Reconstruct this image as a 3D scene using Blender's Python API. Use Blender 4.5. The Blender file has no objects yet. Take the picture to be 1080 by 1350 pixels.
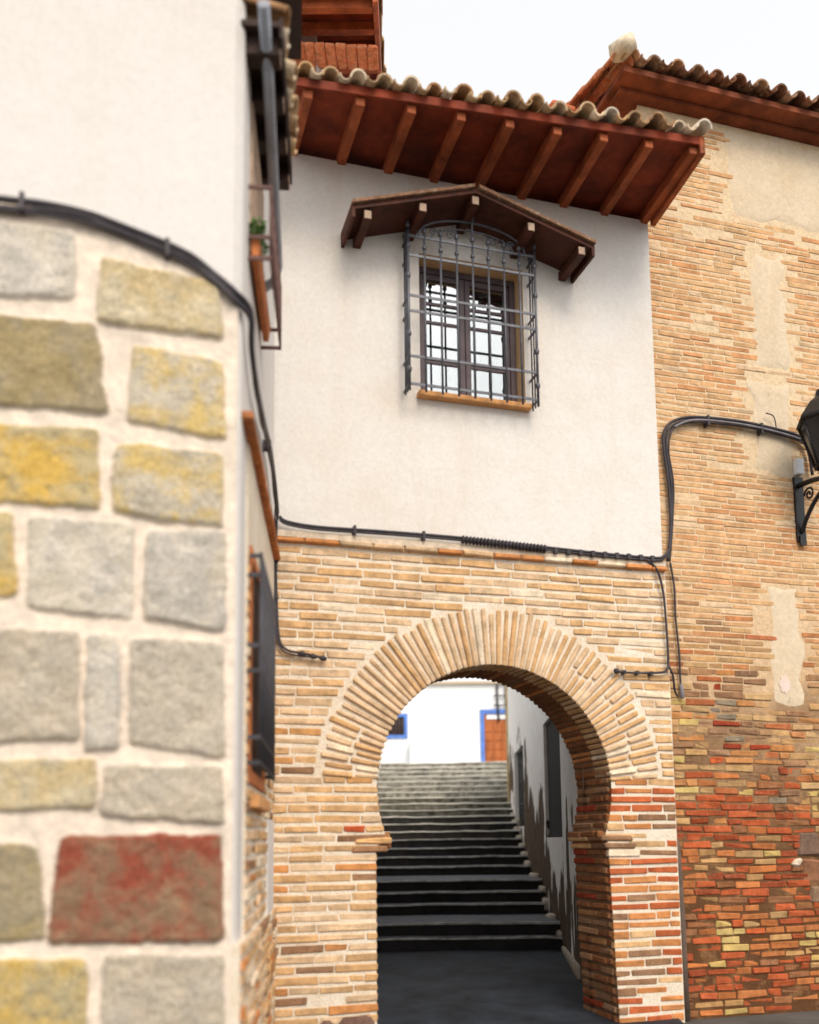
import bpy, bmesh, math, random
from mathutils import Vector, Matrix, noise as mnoise
R = random.Random(7)
scene = bpy.context.scene
COL = scene.collection
rad = math.radians

# ------------------------------------------------------------------ frames
class Frame:
    """ground frame: x along a wall, d into the wall (negative = out of it), z up"""
    def __init__(s, ox, oy, deg):
        a = rad(deg); s.o = Vector((ox, oy, 0))
        s.u = Vector((math.cos(a), math.sin(a), 0)); s.v = Vector((-math.sin(a), math.cos(a), 0))
    def __call__(s, x, d, z):
        return s.o + s.u * x + s.v * d + Vector((0, 0, z))
    def vec(s, x, d, z):
        return s.u * x + s.v * d + Vector((0, 0, z))
W = Frame(0, 0, 0)
A = Frame(0.702, 8.0, 16.4)              # gatehouse front
S = Frame(-1.0917, 7.472, 94.6)          # side wall of the stone house (x = 0 at the gatehouse)
L = Frame(-0.8736, 4.7608, 16.4)         # front wall of the stone house (x = 0 at its corner)

# ------------------------------------------------------------------ mesh builder
class MB:
    def __init__(s, fr=W):
        s.f = fr; s.v = []; s.p = []; s.c = []; s.st = []; s.mi = []; s.sm = []
        s.col = (1, 1, 1, 1); s.stain = (0, 0, 0, 0); s.m = 0; s.smooth = False
    def vert(s, x, d, z):
        s.v.append(s.f(x, d, z)); s.c.append(s.col); s.st.append(s.stain); return len(s.v) - 1
    def wvert(s, P):
        s.v.append(Vector(P)); s.c.append(s.col); s.st.append(s.stain); return len(s.v) - 1
    def face(s, idx):
        s.p.append(tuple(idx)); s.mi.append(s.m); s.sm.append(s.smooth)
    def box(s, x0, x1, d0, d1, z0, z1):
        i = [s.vert(x, d, z) for z in (z0, z1) for d in (d0, d1) for x in (x0, x1)]
        for f in ((0, 2, 3, 1), (4, 5, 7, 6), (0, 1, 5, 4), (1, 3, 7, 5), (3, 2, 6, 7), (2, 0, 4, 6)):
            s.face([i[k] for k in f])
    def hexa(s, pts):
        """8 points (x,d,z): bottom ring of 4 then top ring of 4"""
        i = [s.vert(*q) for q in pts]
        for f in ((3, 2, 1, 0), (4, 5, 6, 7), (0, 1, 5, 4), (1, 2, 6, 5), (2, 3, 7, 6), (3, 0, 4, 7)):
            s.face([i[k] for k in f])
    def prism_xz(s, pts, d0, d1, inner=None):
        """outline in x,z, counter-clockwise seen from the street, pushed from d0 to d1"""
        n = len(pts)
        a = [s.vert(x, d0, z) for x, z in pts]; b = [s.vert(x, d1, z) for x, z in pts]
        s.face(a); s.face(b[::-1])
        for k in range(n):
            if inner: s.m = inner[2] if inner[0] <= k < inner[1] else 0
            s.face((a[(k + 1) % n], a[k], b[k], b[(k + 1) % n]))
    def prism_world(s, pts, z0, z1):
        """plan outline in world x,y, counter-clockwise seen from above"""
        n = len(pts)
        a = [s.wvert((p[0], p[1], z0)) for p in pts]; b = [s.wvert((p[0], p[1], z1)) for p in pts]
        s.face(a[::-1]); s.face(b)
        for k in range(n):
            s.face((a[k], a[(k + 1) % n], b[(k + 1) % n], b[k]))
    def beam(s, P, Q, w, h, up=(0, 0, 1)):
        """squared bar between two frame points"""
        p = s.f(*P); q = s.f(*Q); t = (q - p).normalized()
        upv = Vector(up)
        a = t.cross(upv).normalized() * (w / 2); b = a.cross(t).normalized() * (h / 2)
        i = [s.wvert(o + sa * a + sb * b) for o in (p, q) for sa, sb in ((-1, -1), (1, -1), (1, 1), (-1, 1))]
        for f in ((0, 1, 2, 3), (7, 6, 5, 4), (0, 4, 5, 1), (1, 5, 6, 2), (2, 6, 7, 3), (3, 7, 4, 0)):
            s.face([i[k] for k in f])
    def tube(s, pts, r, seg=8, smoothpath=False, cap=True):
        P = [s.f(*q) for q in pts]
        if smoothpath:
            out = []
            n = len(P)
            for k in range(n - 1):
                p0 = P[max(k - 1, 0)]; p1 = P[k]; p2 = P[k + 1]; p3 = P[min(k + 2, n - 1)]
                for j in range(6):
                    t = j / 6
                    out.append(0.5 * ((2 * p1) + (p2 - p0) * t + (2 * p0 - 5 * p1 + 4 * p2 - p3) * t * t + (3 * p1 - p0 - 3 * p2 + p3) * t ** 3))
            out.append(P[-1]); P = out
        rings = []
        ref = Vector((0.13, 0.21, 0.97)).normalized()
        sm = s.smooth; s.smooth = True
        for k, p in enumerate(P):
            t = (P[min(k + 1, len(P) - 1)] - P[max(k - 1, 0)]).normalized()
            a = t.cross(ref)
            if a.length < .15: a = t.cross(Vector((1, 0.2, 0)))
            a.normalize(); b = t.cross(a)
            rr = r[k] if isinstance(r, (list, tuple)) else r
            rings.append([s.wvert(p + (a * math.cos(6.28318 * j / seg) + b * math.sin(6.28318 * j / seg)) * rr) for j in range(seg)])
        for k in range(len(rings) - 1):
            for j in range(seg):
                s.face((rings[k][j], rings[k][(j + 1) % seg], rings[k + 1][(j + 1) % seg], rings[k + 1][j]))
        s.smooth = False
        if cap:
            s.face(rings[0][::-1]); s.face(rings[-1])
        s.smooth = sm
    def rbox(s, c, ax, ay, az, sx, sy, sz, r=.008, jit=0.0):
        """worn block with chamfered, slightly uneven corners; c in world, ax.. world unit vectors"""
        sm = s.smooth; s.smooth = r > .02
        base = len(s.v)
        hx, hy, hz = sx / 2, sy / 2, sz / 2
        for X in (-1, 1):
            for Y in (-1, 1):
                for Z in (-1, 1):
                    jx, jy, jz = (R.uniform(-jit, jit) for _ in range(3)) if jit else (0, 0, 0)
                    for k in range(3):
                        px = X * (hx - (0 if k == 0 else r)) + jx
                        py = Y * (hy - (0 if k == 1 else r)) + jy
                        pz = Z * (hz - (0 if k == 2 else r)) + jz
                        s.wvert(c + ax * px + ay * py + az * pz)
        def V(X, Y, Z, k): return base + ((X > 0) * 4 + (Y > 0) * 2 + (Z > 0)) * 3 + k
        for q in (-1, 1):
            o = 1 if q > 0 else -1
            f = [V(q, -1, -1, 0), V(q, 1, -1, 0), V(q, 1, 1, 0), V(q, -1, 1, 0)]; s.face(f[::o])
            f = [V(-1, q, -1, 1), V(-1, q, 1, 1), V(1, q, 1, 1), V(1, q, -1, 1)]; s.face(f[::o])
            f = [V(-1, -1, q, 2), V(1, -1, q, 2), V(1, 1, q, 2), V(-1, 1, q, 2)]; s.face(f[::o])
        for a in (-1, 1):
            for b in (-1, 1):
                o = 1 if a * b > 0 else -1
                s.face([V(a, b, -1, 0), V(a, b, -1, 1), V(a, b, 1, 1), V(a, b, 1, 0)][::o])
                s.face([V(-1, a, b, 1), V(-1, a, b, 2), V(1, a, b, 2), V(1, a, b, 1)][::o])
                s.face([V(a, -1, b, 2), V(a, -1, b, 0), V(a, 1, b, 0), V(a, 1, b, 2)][::o])
                for c2 in (-1, 1):
                    o2 = 1 if a * b * c2 > 0 else -1
                    s.face([V(a, b, c2, 0), V(a, b, c2, 1), V(a, b, c2, 2)][::o2])
        s.smooth = sm
    def brick(s, x, z, w, h, out=.012, deep=.05, r=.01, jit=.004, tilt=0.0):
        ca, sa = math.cos(tilt), math.sin(tilt)
        ax = s.f.vec(ca, 0, sa); az = s.f.vec(-sa, 0, ca)
        s.rbox(s.f(x, (deep - out) / 2, z), ax, s.f.v, az, w, deep + out, h, r, jit)
    def build(s, name, mats, parent=None, origin=None):
        me = bpy.data.meshes.new(name)
        if parent is not None:
            o = Vector(parent.location)
            if parent.parent is not None: o = Vector(parent.parent.location)
        elif origin is not None: o = Vector(origin)
        else:
            xs = [v.x for v in s.v]; ys = [v.y for v in s.v]; zs = [v.z for v in s.v]
            o = Vector(((min(xs) + max(xs)) / 2, (min(ys) + max(ys)) / 2, min(zs)))
        me.from_pydata([v - o for v in s.v], [], s.p)
        me.polygons.foreach_set('material_index', s.mi)
        me.polygons.foreach_set('use_smooth', s.sm)
        at = me.color_attributes.new('tint', 'FLOAT_COLOR', 'POINT')
        at.data.foreach_set('color', [q for c in s.c for q in c])
        if any(c[3] for c in s.st):
            at = me.color_attributes.new('stain', 'FLOAT_COLOR', 'POINT')
            at.data.foreach_set('color', [q for c in s.st for q in c])
        for m in (mats if isinstance(mats, (list, tuple)) else [mats]): me.materials.append(m)
        me.validate()
        bm = bmesh.new(); bm.from_mesh(me); bmesh.ops.recalc_face_normals(bm, faces=bm.faces); bm.to_mesh(me); bm.free()
        ob = bpy.data.objects.new(name, me); COL.objects.link(ob)
        if parent is not None:
            ob.parent = parent
        else: ob.location = o
        return ob

def bevel(ob, w=.006, n=2):
    m = ob.modifiers.new('bevel', 'BEVEL'); m.width = w; m.segments = n; m.limit_method = 'ANGLE'; m.angle_limit = rad(40)
    return ob
def tag(o, label, cat, group=None, kind=None):
    o['label'] = label; o['category'] = cat
    if group: o['group'] = group
    if kind: o['kind'] = kind
    return o
def thing(name, loc, label, cat, group=None):
    o = bpy.data.objects.new(name, None); COL.objects.link(o); o.location = loc; o.empty_display_size = .2
    return tag(o, label, cat, group)
def struct(o):
    o['kind'] = 'structure'; return o

# ------------------------------------------------------------------ materials
class NT:
    def __init__(s, name):
        s.m = bpy.data.materials.new(name); s.m.use_nodes = True; s.t = s.m.node_tree; s.t.nodes.clear()
        s.out = s.n('ShaderNodeOutputMaterial'); s.b = s.n('ShaderNodeBsdfPrincipled')
        s.l(s.b.outputs[0], s.out.inputs[0])
        s.tc = s.n('ShaderNodeTexCoord').outputs['Object']
    def n(s, k, **kw):
        q = s.t.nodes.new(k)
        for a, b in kw.items(): setattr(q, a, b)
        return q
    def l(s, a, b): s.t.links.new(a, b)
    def noise(s, scale, detail=4, rough=.6, vec=None, stretch=None):
        q = s.n('ShaderNodeTexNoise'); q.inputs['Scale'].default_value = scale; q.inputs['Detail'].default_value = detail
        q.inputs['Roughness'].default_value = rough
        v = vec or s.tc
        if stretch:
            mp = s.n('ShaderNodeMapping'); mp.inputs['Scale'].default_value = stretch; s.l(v, mp.inputs[0]); v = mp.outputs[0]
        s.l(v, q.inputs['Vector']); return q.outputs['Fac']
    def ramp(s, fac, stops):
        q = s.n('ShaderNodeValToRGB'); e = q.color_ramp.elements
        while len(e) < len(stops): e.new(.5)
        for k, (p, c) in enumerate(stops):
            e[k].position = p; e[k].color = c if len(c) == 4 else (*c, 1)
        s.l(fac, q.inputs[0]); return q.outputs[0]
    def mix(s, fac, a, b, mode='MIX'):
        q = s.n('ShaderNodeMix', data_type='RGBA', blend_type=mode)
        for sock, val in ((q.inputs[0], fac), (q.inputs[6], a), (q.inputs[7], b)):
            if isinstance(val, (int, float)): sock.default_value = val
            elif isinstance(val, tuple): sock.default_value = val if len(val) == 4 else (*val, 1)
            else: s.l(val, sock)
        return q.outputs[2]
    def math(s, op, a, b=0.0, c=0.0):
        q = s.n('ShaderNodeMath', operation=op)
        for k, val in enumerate((a, b, c)):
            if isinstance(val, (int, float)): q.inputs[k].default_value = val
            else: s.l(val, q.inputs[k])
        return q.outputs[0]
    def attr(s, name, alpha=False):
        q = s.n('ShaderNodeAttribute', attribute_name=name); return q.outputs['Alpha'] if alpha else q.outputs['Color']
    def bump(s, h, strength=.3, dist=.02):
        q = s.n('ShaderNodeBump'); q.inputs['Strength'].default_value = strength; q.inputs['Distance'].default_value = dist
        s.l(h, q.inputs['Height']); s.l(q.outputs[0], s.b.inputs['Normal'])
    def fin(s, col, rough=.85, metal=0.0, spec=.3):
        i = s.b.inputs['Base Color']
        if isinstance(col, tuple): i.default_value = col if len(col) == 4 else (*col, 1)
        else: s.l(col, i)
        s.b.inputs['Roughness'].default_value = rough; s.b.inputs['Metallic'].default_value = metal
        s.b.inputs['Specular IOR Level'].default_value = spec
        return s.m

def vary(name, base, var=.25, scale=6, rough=.85, bump=.25, bscale=40, bdist=.01, metal=0, spec=.3, stretch=None):
    k = NT(name)
    lo = tuple(c * (1 - var) for c in base); hi = tuple(min(1, c * (1 + var)) for c in base)
    a = k.ramp(k.noise(scale, 6, .65, stretch=stretch), [(.3, lo), (.7, hi)])
    if bump: k.bump(k.noise(bscale, 5, .6, stretch=stretch), bump, bdist)
    return k.fin(a, rough, metal, spec)

def m_brick(name, bump=.5):
    k = NT(name)
    t = k.attr('tint')
    n1 = k.ramp(k.noise(9, 6, .7), [(.3, (.62, .6, .58)), (.7, (1.25, 1.22, 1.2))])
    c = k.mix(1.0, t, n1, 'MULTIPLY')
    n2 = k.ramp(k.noise(38, 4, .7), [(.56, (0, 0, 0)), (.72, (1, 1, 1))])
    c = k.mix(k.math('MULTIPLY', n2, .2), c, (.70, .58, .42))
    k.bump(k.noise(55, 6, .7), bump, .012)
    return k.fin(c, .92, 0, .15)
def m_mortar(name, lo, hi, scale=5, bump=.6):
    k = NT(name)
    c = k.ramp(k.noise(scale, 8, .65), [(.3, lo), (.68, hi)])
    s_ = k.ramp(k.noise(70, 3, .6), [(.35, (.8, .78, .75)), (.6, (1, 1, 1))])
    c = k.mix(1.0, c, s_, 'MULTIPLY')
    k.bump(k.noise(42, 7, .75), bump, .02)
    return k.fin(c, .95, 0, .1)
def m_plaster(name, base, stain, amt=.35, bump=.25, scale=1.4, lum=.06):
    k = NT(name)
    n1 = k.ramp(k.noise(scale, 8, .7), [(.42, (0, 0, 0)), (.78, (1, 1, 1))])
    c = k.mix(k.math('MULTIPLY', n1, amt), base, stain)
    drip = k.ramp(k.noise(3.5, 6, .7, stretch=(1, 1, .10)), [(.5, (0, 0, 0)), (.74, (1, 1, 1))])
    c = k.mix(k.math('MULTIPLY', drip, amt * .75), c, stain)
    f = k.ramp(k.noise(26, 5, .7), [(.3, (1 - lum,) * 3), (.7, (1 + lum,) * 3)])
    c = k.mix(1.0, c, f, 'MULTIPLY')
    h = k.math('ADD', k.noise(5, 4, .6), k.math('MULTIPLY', k.noise(60, 4, .6), .25))
    k.bump(h, bump, .03)
    return k.fin(c, .93, 0, .15)
def m_stone():
    k = NT('granite_block')
    t = k.attr('tint'); st = k.attr('stain'); sa = k.attr('stain', True)
    big = k.ramp(k.noise(7, 6, .7), [(.3, (.72, .72, .72)), (.7, (1.2, 1.18, 1.15))])
    c = k.mix(1.0, t, big, 'MULTIPLY')
    msk = k.ramp(k.noise(3.4, 7, .72), [(.44, (0, 0, 0)), (.58, (1, 1, 1))])
    c = k.mix(k.math('MULTIPLY', msk, sa), c, st)
    gr = k.ramp(k.noise(88, 3, .8), [(.33, (.25, .23, .21)), (.46, (.92, .92, .92)), (.58, (1.08, 1.08, 1.08)), (.70, (1.7, 1.65, 1.55))])
    ta = k.attr('tint', True)
    c = k.mix(k.math('MULTIPLY_ADD', ta, .7, .12), c, gr, 'MULTIPLY')
    och = k.ramp(k.noise(14, 5, .7), [(.58, (0, 0, 0)), (.75, (1, 1, 1))])
    c = k.mix(k.math('MULTIPLY', k.math('MULTIPLY', och, ta), .28), c, (.44, .31, .18))
    k.bump(k.math('ADD', k.noise(30, 6, .7), k.math('MULTIPLY', k.noise(110, 3, .6), .5)), .55, .016)
    return k.fin(c, .9, 0, .2)
def m_tile():
    k = NT('roof_tile_clay')
    t = k.attr('tint')
    n1 = k.ramp(k.noise(11, 6, .7), [(.3, (.6, .6, .6)), (.7, (1.3, 1.3, 1.3))])
    c = k.mix(1.0, t, n1, 'MULTIPLY')
    li = k.ramp(k.noise(19, 6, .75), [(.52, (0, 0, 0)), (.64, (1, 1, 1))])
    c = k.mix(k.math('MULTIPLY', li, .4), c, (.60, .50, .36))
    k.bump(k.noise(45, 5, .7), .4, .01)
    return k.fin(c, .9, 0, .15)
def m_alley():
    """whitewash that has flaked off towards the foot of the wall, bare brown render beneath"""
    k = NT('flaking_whitewash')
    sep = k.n('ShaderNodeSeparateXYZ'); k.l(k.tc, sep.inputs[0])
    n1 = k.noise(1.7, 7, .62, stretch=(1, 1, .38)); n2 = k.noise(.45, 3, .5)
    h = k.math('MULTIPLY', k.math('SUBTRACT', 3.3, sep.outputs['Z']), .15)
    v = k.math('ADD', k.math('ADD', n1, h), k.math('MULTIPLY', k.math('SUBTRACT', n2, .5), 1.7))
    msk = k.ramp(v, [(.70, (0, 0, 0)), (.725, (1, 1, 1))])
    white = k.ramp(k.noise(3, 7, .7), [(.3, (.80, .76, .71)), (.7, (.90, .88, .85))])
    brown = k.ramp(k.noise(4, 7, .7), [(.3, (.06, .038, .024)), (.7, (.15, .10, .062))])
    c = k.mix(msk, white, brown)
    hh = k.math('SUBTRACT', k.math('MULTIPLY', k.noise(18, 6, .7), .5), k.math('MULTIPLY', msk, .7))
    k.bump(hh, .5, .03)
    return k.fin(c, .93, 0, .15)
def m_glass(name='window_glass'):
    k = NT(name); k.t.nodes.remove(k.b)
    g = k.n('ShaderNodeBsdfGlossy'); g.inputs['Roughness'].default_value = .02; g.inputs[0].default_value = (.9, .93, .95, 1)
    t = k.n('ShaderNodeBsdfTransparent'); t.inputs[0].default_value = (.9, .93, .92, 1)
    f = k.n('ShaderNodeFresnel'); f.inputs[0].default_value = 1.5
    mx = k.n('ShaderNodeMixShader'); k.l(k.math('ADD', f.outputs[0], .24), mx.inputs[0]); k.l(t.outputs[0], mx.inputs[1]); k.l(g.outputs[0], mx.inputs[2])
    k.l(mx.outputs[0], k.out.inputs[0]); return k.m

M = {}
M['plaster_cream'] = m_plaster('cream_plaster', (.72, .69, .655), (.62, .50, .39), .42, .3)
M['plaster_white'] = m_plaster('white_plaster', (.70, .67, .64), (.62, .55, .49), .3, .22)
M['plaster_far'] = m_plaster('limewash', (.84, .86, .88), (.7, .7, .7), .2, .12)
M['reveal'] = m_plaster('ochre_reveal', (.66, .48, .28), (.5, .33, .17), .5, .3, 4, .08)
M['plaster_old'] = m_plaster('old_sandy_plaster', (.60, .50, .37), (.50, .33, .19), .6, .4, 2.2, .1)
M['mortar_pale'] = m_mortar('pale_lime_mortar', (.76, .63, .47), (.92, .84, .72))
M['mortar_shaded'] = m_mortar('shaded_mortar', (.15, .085, .05), (.30, .19, .115))  # dark mortar for jambs and soffit: the opening's shade in its colour
M['mortar_stone'] = m_mortar('stone_pointing', (.60, .50, .42), (.76, .69, .62), 4)
M['brick'] = m_brick('hand_made_brick')
M['stone'] = m_stone()
M['tile'] = m_tile()
M['wood_red'] = vary('red_brown_timber', (.20, .032, .010), .6, 3, .75, .4, 30, .01, stretch=(1, 1, 1))
M['wood_rafter'] = vary('rafter_timber', (.33, .080, .025), .5, 5, .7, .4, 30, .01)
M['wood_eave'] = vary('brown_eave_timber', (.20, .052, .02), .5, 4, .75, .4, 30, .01)
M['wood_dark'] = vary('dark_timber', (.035, .016, .011), .4, 5, .7, .4, 30, .01)
M['wood_hood'] = vary('hood_timber', (.070, .019, .009), .45, 6, .7, .4, 30, .01)
M['wood_end'] = vary('bleached_beam_end', (.42, .30, .22), .3, 9, .85, .4, 40, .01)
M['sash'] = vary('window_timber', (.10, .075, .085), .25, 8, .5, .15, 50, .005)
M['iron_grey'] = vary('grey_painted_iron', (.10, .103, .122), .3, 14, .45, .2, 90, .004, .3, .5)
M['iron_dark'] = vary('dark_wrought_iron', (.045, .045, .055), .4, 14, .5, .25, 90, .004, .2, .5)
M['iron_black'] = vary('black_cast_iron', (.012, .012, .014), .3, 14, .4, .2, 70, .004, .2, .5)
M['pipe'] = vary('galvanised_pipe', (.33, .35, .40), .2, 7, .4, .1, 60, .003, .4, .5)
M['cable'] = vary('cable_sheath', (.045, .038, .045), .4, 10, .55, .1, 60, .003)
M['cable_grey'] = vary('grey_cable_sheath', (.20, .19, .21), .3, 10, .5, .1, 60, .003)
M['terracotta'] = vary('terracotta', (.50, .17, .06), .3, 9, .85, .3, 60, .006)
M['sill'] = vary('clay_sill', (.60, .30, .12), .25, 9, .85, .3, 60, .006)
M['curtain'] = vary('white_curtain', (.90, .92, .94), .06, 9, .9, .2, 12, .02, stretch=(6, 6, .3))
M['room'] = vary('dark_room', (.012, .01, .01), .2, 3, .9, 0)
M['glass'] = m_glass()
M['leaf'] = vary('green_leaf', (.07, .15, .03), .5, 20, .6, .2, 60, .004)
M['alley'] = m_alley()
M['blue'] = vary('blue_paint', (.10, .22, .62), .2, 9, .6, .1, 60, .003)
M['door'] = vary('varnished_door', (.40, .12, .035), .35, 7, .5, .2, 40, .004, stretch=(1, 1, .2))
M['asphalt'] = vary('dark_asphalt', (.016, .020, .028), .9, 2.2, .75, .8, 70, .012)
M['street'] = vary('street_paving', (.09, .083, .075), .3, 2, .9, .4, 40, .01)
M['kerb'] = vary('whitewashed_kerb', (.42, .36, .29), .35, 7, .9, .5, 40, .012)
M['step_dark'] = vary('dark_step_stone', (.014, .013, .013), .6, 3, .75, .5, 40, .012)  # dark stone, deepened for the lane's shade on lower risers
M['step_nose'] = vary('worn_lit_nosing', (.30, .285, .27), .6, 6, .8, .5, 40, .01)  # worn edge, paled further for skylight along the tread line
M['step_half_shade'] = vary('half_shaded_step_stone', (.032, .029, .025), .8, 4, .8, .5, 40, .012)  # risers between shade and light; the falloff is in the colour
M['step_half_lit'] = vary('half_lit_step_stone', (.11, .105, .085), .9, 5, .85, .5, 40, .012)  # lighter riser tone painting the start of the lit flight
M['step_tread'] = vary('grey_step_tread', (.11, .115, .13), .4, 6, .8, .5, 40, .01)  # treads paler than risers to carry skylight on the landings
M['step_lit'] = vary('lit_step_stone', (.62, .60, .54), .4, 2.2, .9, .5, 40, .012)  # pale copy for upper steps: open-sky light put into the colour
M['step_lit_riser'] = vary('lit_step_riser', (.23, .22, .19), .85, 6, .9, .5, 40, .012)  # riser tone lightened for the brighter top of the lane
M['white_plastic'] = vary('white_plastic', (.75, .77, .82), .05, 9, .4, 0)
M['lit_edge'] = vary('yellow_lit_plaster', (.62, .47, .24), .25, 8, .9, .3, 40, .01)  # yellow light on the lane corner, put into the colour

# ------------------------------------------------------------------ ground
g = MB()
n = 24
def gz(x, y): return 0.0
g.box(-120, 120, -60, 160, -.6, 0.0)
o = g.build('ground', M['street']); struct(o)

# passage floor: a sheet that climbs gently to the foot of the steps
g = MB(); g.smooth = True
xs = [-0.9 + .16 * k for k in range(21)]; ys = [7.2 + .27 * k for k in range(21)]
idx = {}
for i, x in enumerate(xs):
    for j, y in enumerate(ys):
        t = max(0, min(1, (y - 7.2) / 5.4))
        z = .006 + .165 * t + .012 * mnoise.noise(Vector((x * 1.3, y * 1.3, 0)))
        idx[i, j] = g.vert(x, y, max(.005, z))
for i in range(20):
    for j in range(20): g.face((idx[i, j], idx[i + 1, j], idx[i + 1, j + 1], idx[i, j + 1]))
o = g.build('passage_floor', M['asphalt']); struct(o)

# ------------------------------------------------------------------ brick courses
def jcol(c, v=.18):
    f = R.uniform(1 - v, 1 + v)
    w_ = v * .25; h_ = R.uniform(-w_, w_)
    return (min(1, c[0] * f * (1 + h_)), min(1, c[1] * f), min(1, c[2] * f * (1 - 1.5 * h_)), 1)
def pick(tbl, field=None):
    f_ = R.random()
    if field is not None: f_ = max(0, min(.999, .5 + field * .85 + R.uniform(-.34, .34)))   # neighbouring bricks come from the same firing
    t = f_ * sum(w for w, _ in tbl)
    for w, c in tbl:
        t -= w
        if t <= 0: return c
    return tbl[-1][1]
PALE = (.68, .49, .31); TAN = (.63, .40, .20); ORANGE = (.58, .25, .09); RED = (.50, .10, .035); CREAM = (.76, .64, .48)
BROWN = (.30, .17, .095); ARCH_SHADE = (.25, .105, .045); GREY = (.25, .205, .15); OCHRE = (.55, .41, .15); DRED = (.30, .05, .022)  # includes the dark tone that paints shade inside the arch

def courses(mb, z0, z1, spans, dz, colour, lmin=.22, lmax=.36, joint=.020, miss=0.0, out=(.004, .016), wob=.006, hfill=.66, deep=.05, jit=.004, rr=.005):
    """rows of bricks; spans(z) gives the x intervals"""
    z = z0; row = 0
    while z < z1:
        h = dz * R.uniform(.93, 1.07)
        for (a, b) in spans(z + h / 2):
            x = a - (R.uniform(0, .12) if False else 0)
            first = True
            while x < b - .03:
                w = R.uniform(lmin, lmax)
                if R.random() < .16: w *= .5
                if first and row % 2: w *= .55
                first = False
                if b - (x + w) < .09: w = b - x
                ww = max(.03, w - joint)
                cx = x + w / 2
                zz = z + h / 2 + wob * mnoise.noise(Vector((cx * 1.1, z * .4, 3.1))) * 2
                if R.random() > (miss(cx, zz) if callable(miss) else miss):
                    mb.col = colour(cx, zz)
                    mb.brick(cx, zz, ww, h * hfill * R.uniform(.86, 1.14), R.uniform(*out), deep, rr, jit, R.uniform(-.012, .012))
                x += w
        z += h; row += 1

# ================================================================== GATEHOUSE
gate = thing('gatehouse', A(0, 0, 0), 'cream plastered house spanning the lane on a brick wall with a horseshoe arch', 'house')
CX, CZ, RI, RO = .045, 2.03, 1.05, 1.53
JL, JR = -1.015, 1.045                   # jambs
T = .66
def jr(z): return JR + .05 * max(0, (1.5 - z) / 1.5)
def half(z): return math.sqrt(max(0, RI * RI - (z - CZ) ** 2))
ZI = 1.66                                # impost
XL, XR = -1.88, 1.735
# mortar body with the horseshoe cut out
out_ = [(XL, 0), (JL - .012, 0), (JL - .012, 1.56), (CX - half(ZI) - .012, 1.58), (CX - half(ZI) - .012, ZI)]
th0 = math.asin((ZI - CZ) / RI)
N = 56
for k in range(1, N):
    a = math.pi - th0 - (math.pi - 2 * th0) * k / N
    out_.append((CX + (RI + .012) * math.cos(a), CZ + (RI + .012) * math.sin(a)))
out_ += [(CX + half(ZI) + .012, ZI), (CX + half(ZI) + .012, 1.58), (JR + .012, 1.56), (jr(0) + .012, 0), (XR, 0), (XR, 4.09), (XL, 4.09)]
b = MB(A)
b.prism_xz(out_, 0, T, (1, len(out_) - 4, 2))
b.m = 1
def arch_colour(x, z):
    n_ = mnoise.noise(Vector((x * 1.1, z * 1.1, 9))) * .5
    if x > .9 and z < 2.15:
        return jcol(pick([(.5, BROWN), (3.6, (.48, .125, .045)), (3.6, ORANGE), (3, TAN), (1, CREAM)], mnoise.noise(Vector((x * 2.2, z * 3.4, 12.5)))), .12)
    if z > 2.7 + n_: return jcol(pick([(5, PALE), (4, TAN), (.5, CREAM)]), .07)
    if x < 0 and z < 1.65 + n_ * .6:
        near = x > -1.45
        return jcol(pick([(3 if near else .7, (.58, .27, .10)), (4, TAN), (2, PALE), (.12, RED), (.4, BROWN)]), .12)
    return jcol(pick([(7, TAN), (3, PALE), (.5, (.58, .31, .12)), (.25, BROWN)]), .09)
RR = RO + .045
TH1 = rad(3)                             # the radial bricks stop here, flat courses take over
def ring_half(z):
    if z <= CZ + RI * math.sin(TH1): return None
def spans(z):
    if z < 1.56: return [(XL, JL), (jr(z), XR)]
    if z < ZI: return [(XL, CX - half(ZI) + .0), (CX + half(ZI), XR)]
    s1 = CZ + (RI) * math.sin(TH1)
    if z < s1: return [(XL, CX - half(z)), (CX + half(z), XR)]
    # boundary of the fan: first along the lowest radial brick, then the extrados
    zo = CZ + RR * math.sin(TH1)
    if z < zo: w = (z - CZ) / math.tan(TH1) + .015
    elif z < CZ + RR: w = math.sqrt(RR * RR - (z - CZ) ** 2)
    else: return [(XL, XR)]
    return [(XL, CX - w), (CX + w, XR)]
def missing(x, z):
    v = mnoise.noise(Vector((x * 2.3, z * 3.1, 4.4)))
    return .5 if v > .42 and z > 2.6 else .012
courses(b, .02, 4.02, spans, .0785, arch_colour, lmin=.24, lmax=.42, joint=.013, miss=missing, out=(.003, .015), jit=.0045)
# reveals of both jambs: brick faces looking into the opening
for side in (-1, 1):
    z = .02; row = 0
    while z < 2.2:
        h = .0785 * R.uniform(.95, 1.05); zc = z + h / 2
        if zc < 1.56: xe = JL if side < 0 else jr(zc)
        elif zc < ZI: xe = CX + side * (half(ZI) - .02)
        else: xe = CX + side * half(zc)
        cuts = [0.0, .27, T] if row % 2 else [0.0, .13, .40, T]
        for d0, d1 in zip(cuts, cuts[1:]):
            b.col = jcol(pick([(5, ARCH_SHADE), (2, BROWN), (.8, DRED), (.6, (.42, .22, .10))]))  # brick colour darkened to put the opening's shade on the jambs
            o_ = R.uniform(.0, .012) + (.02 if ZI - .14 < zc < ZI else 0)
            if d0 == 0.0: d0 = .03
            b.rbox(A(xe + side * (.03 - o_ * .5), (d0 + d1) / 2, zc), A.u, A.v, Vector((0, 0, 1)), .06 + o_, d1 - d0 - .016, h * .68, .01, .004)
        z += h; row += 1
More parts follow.
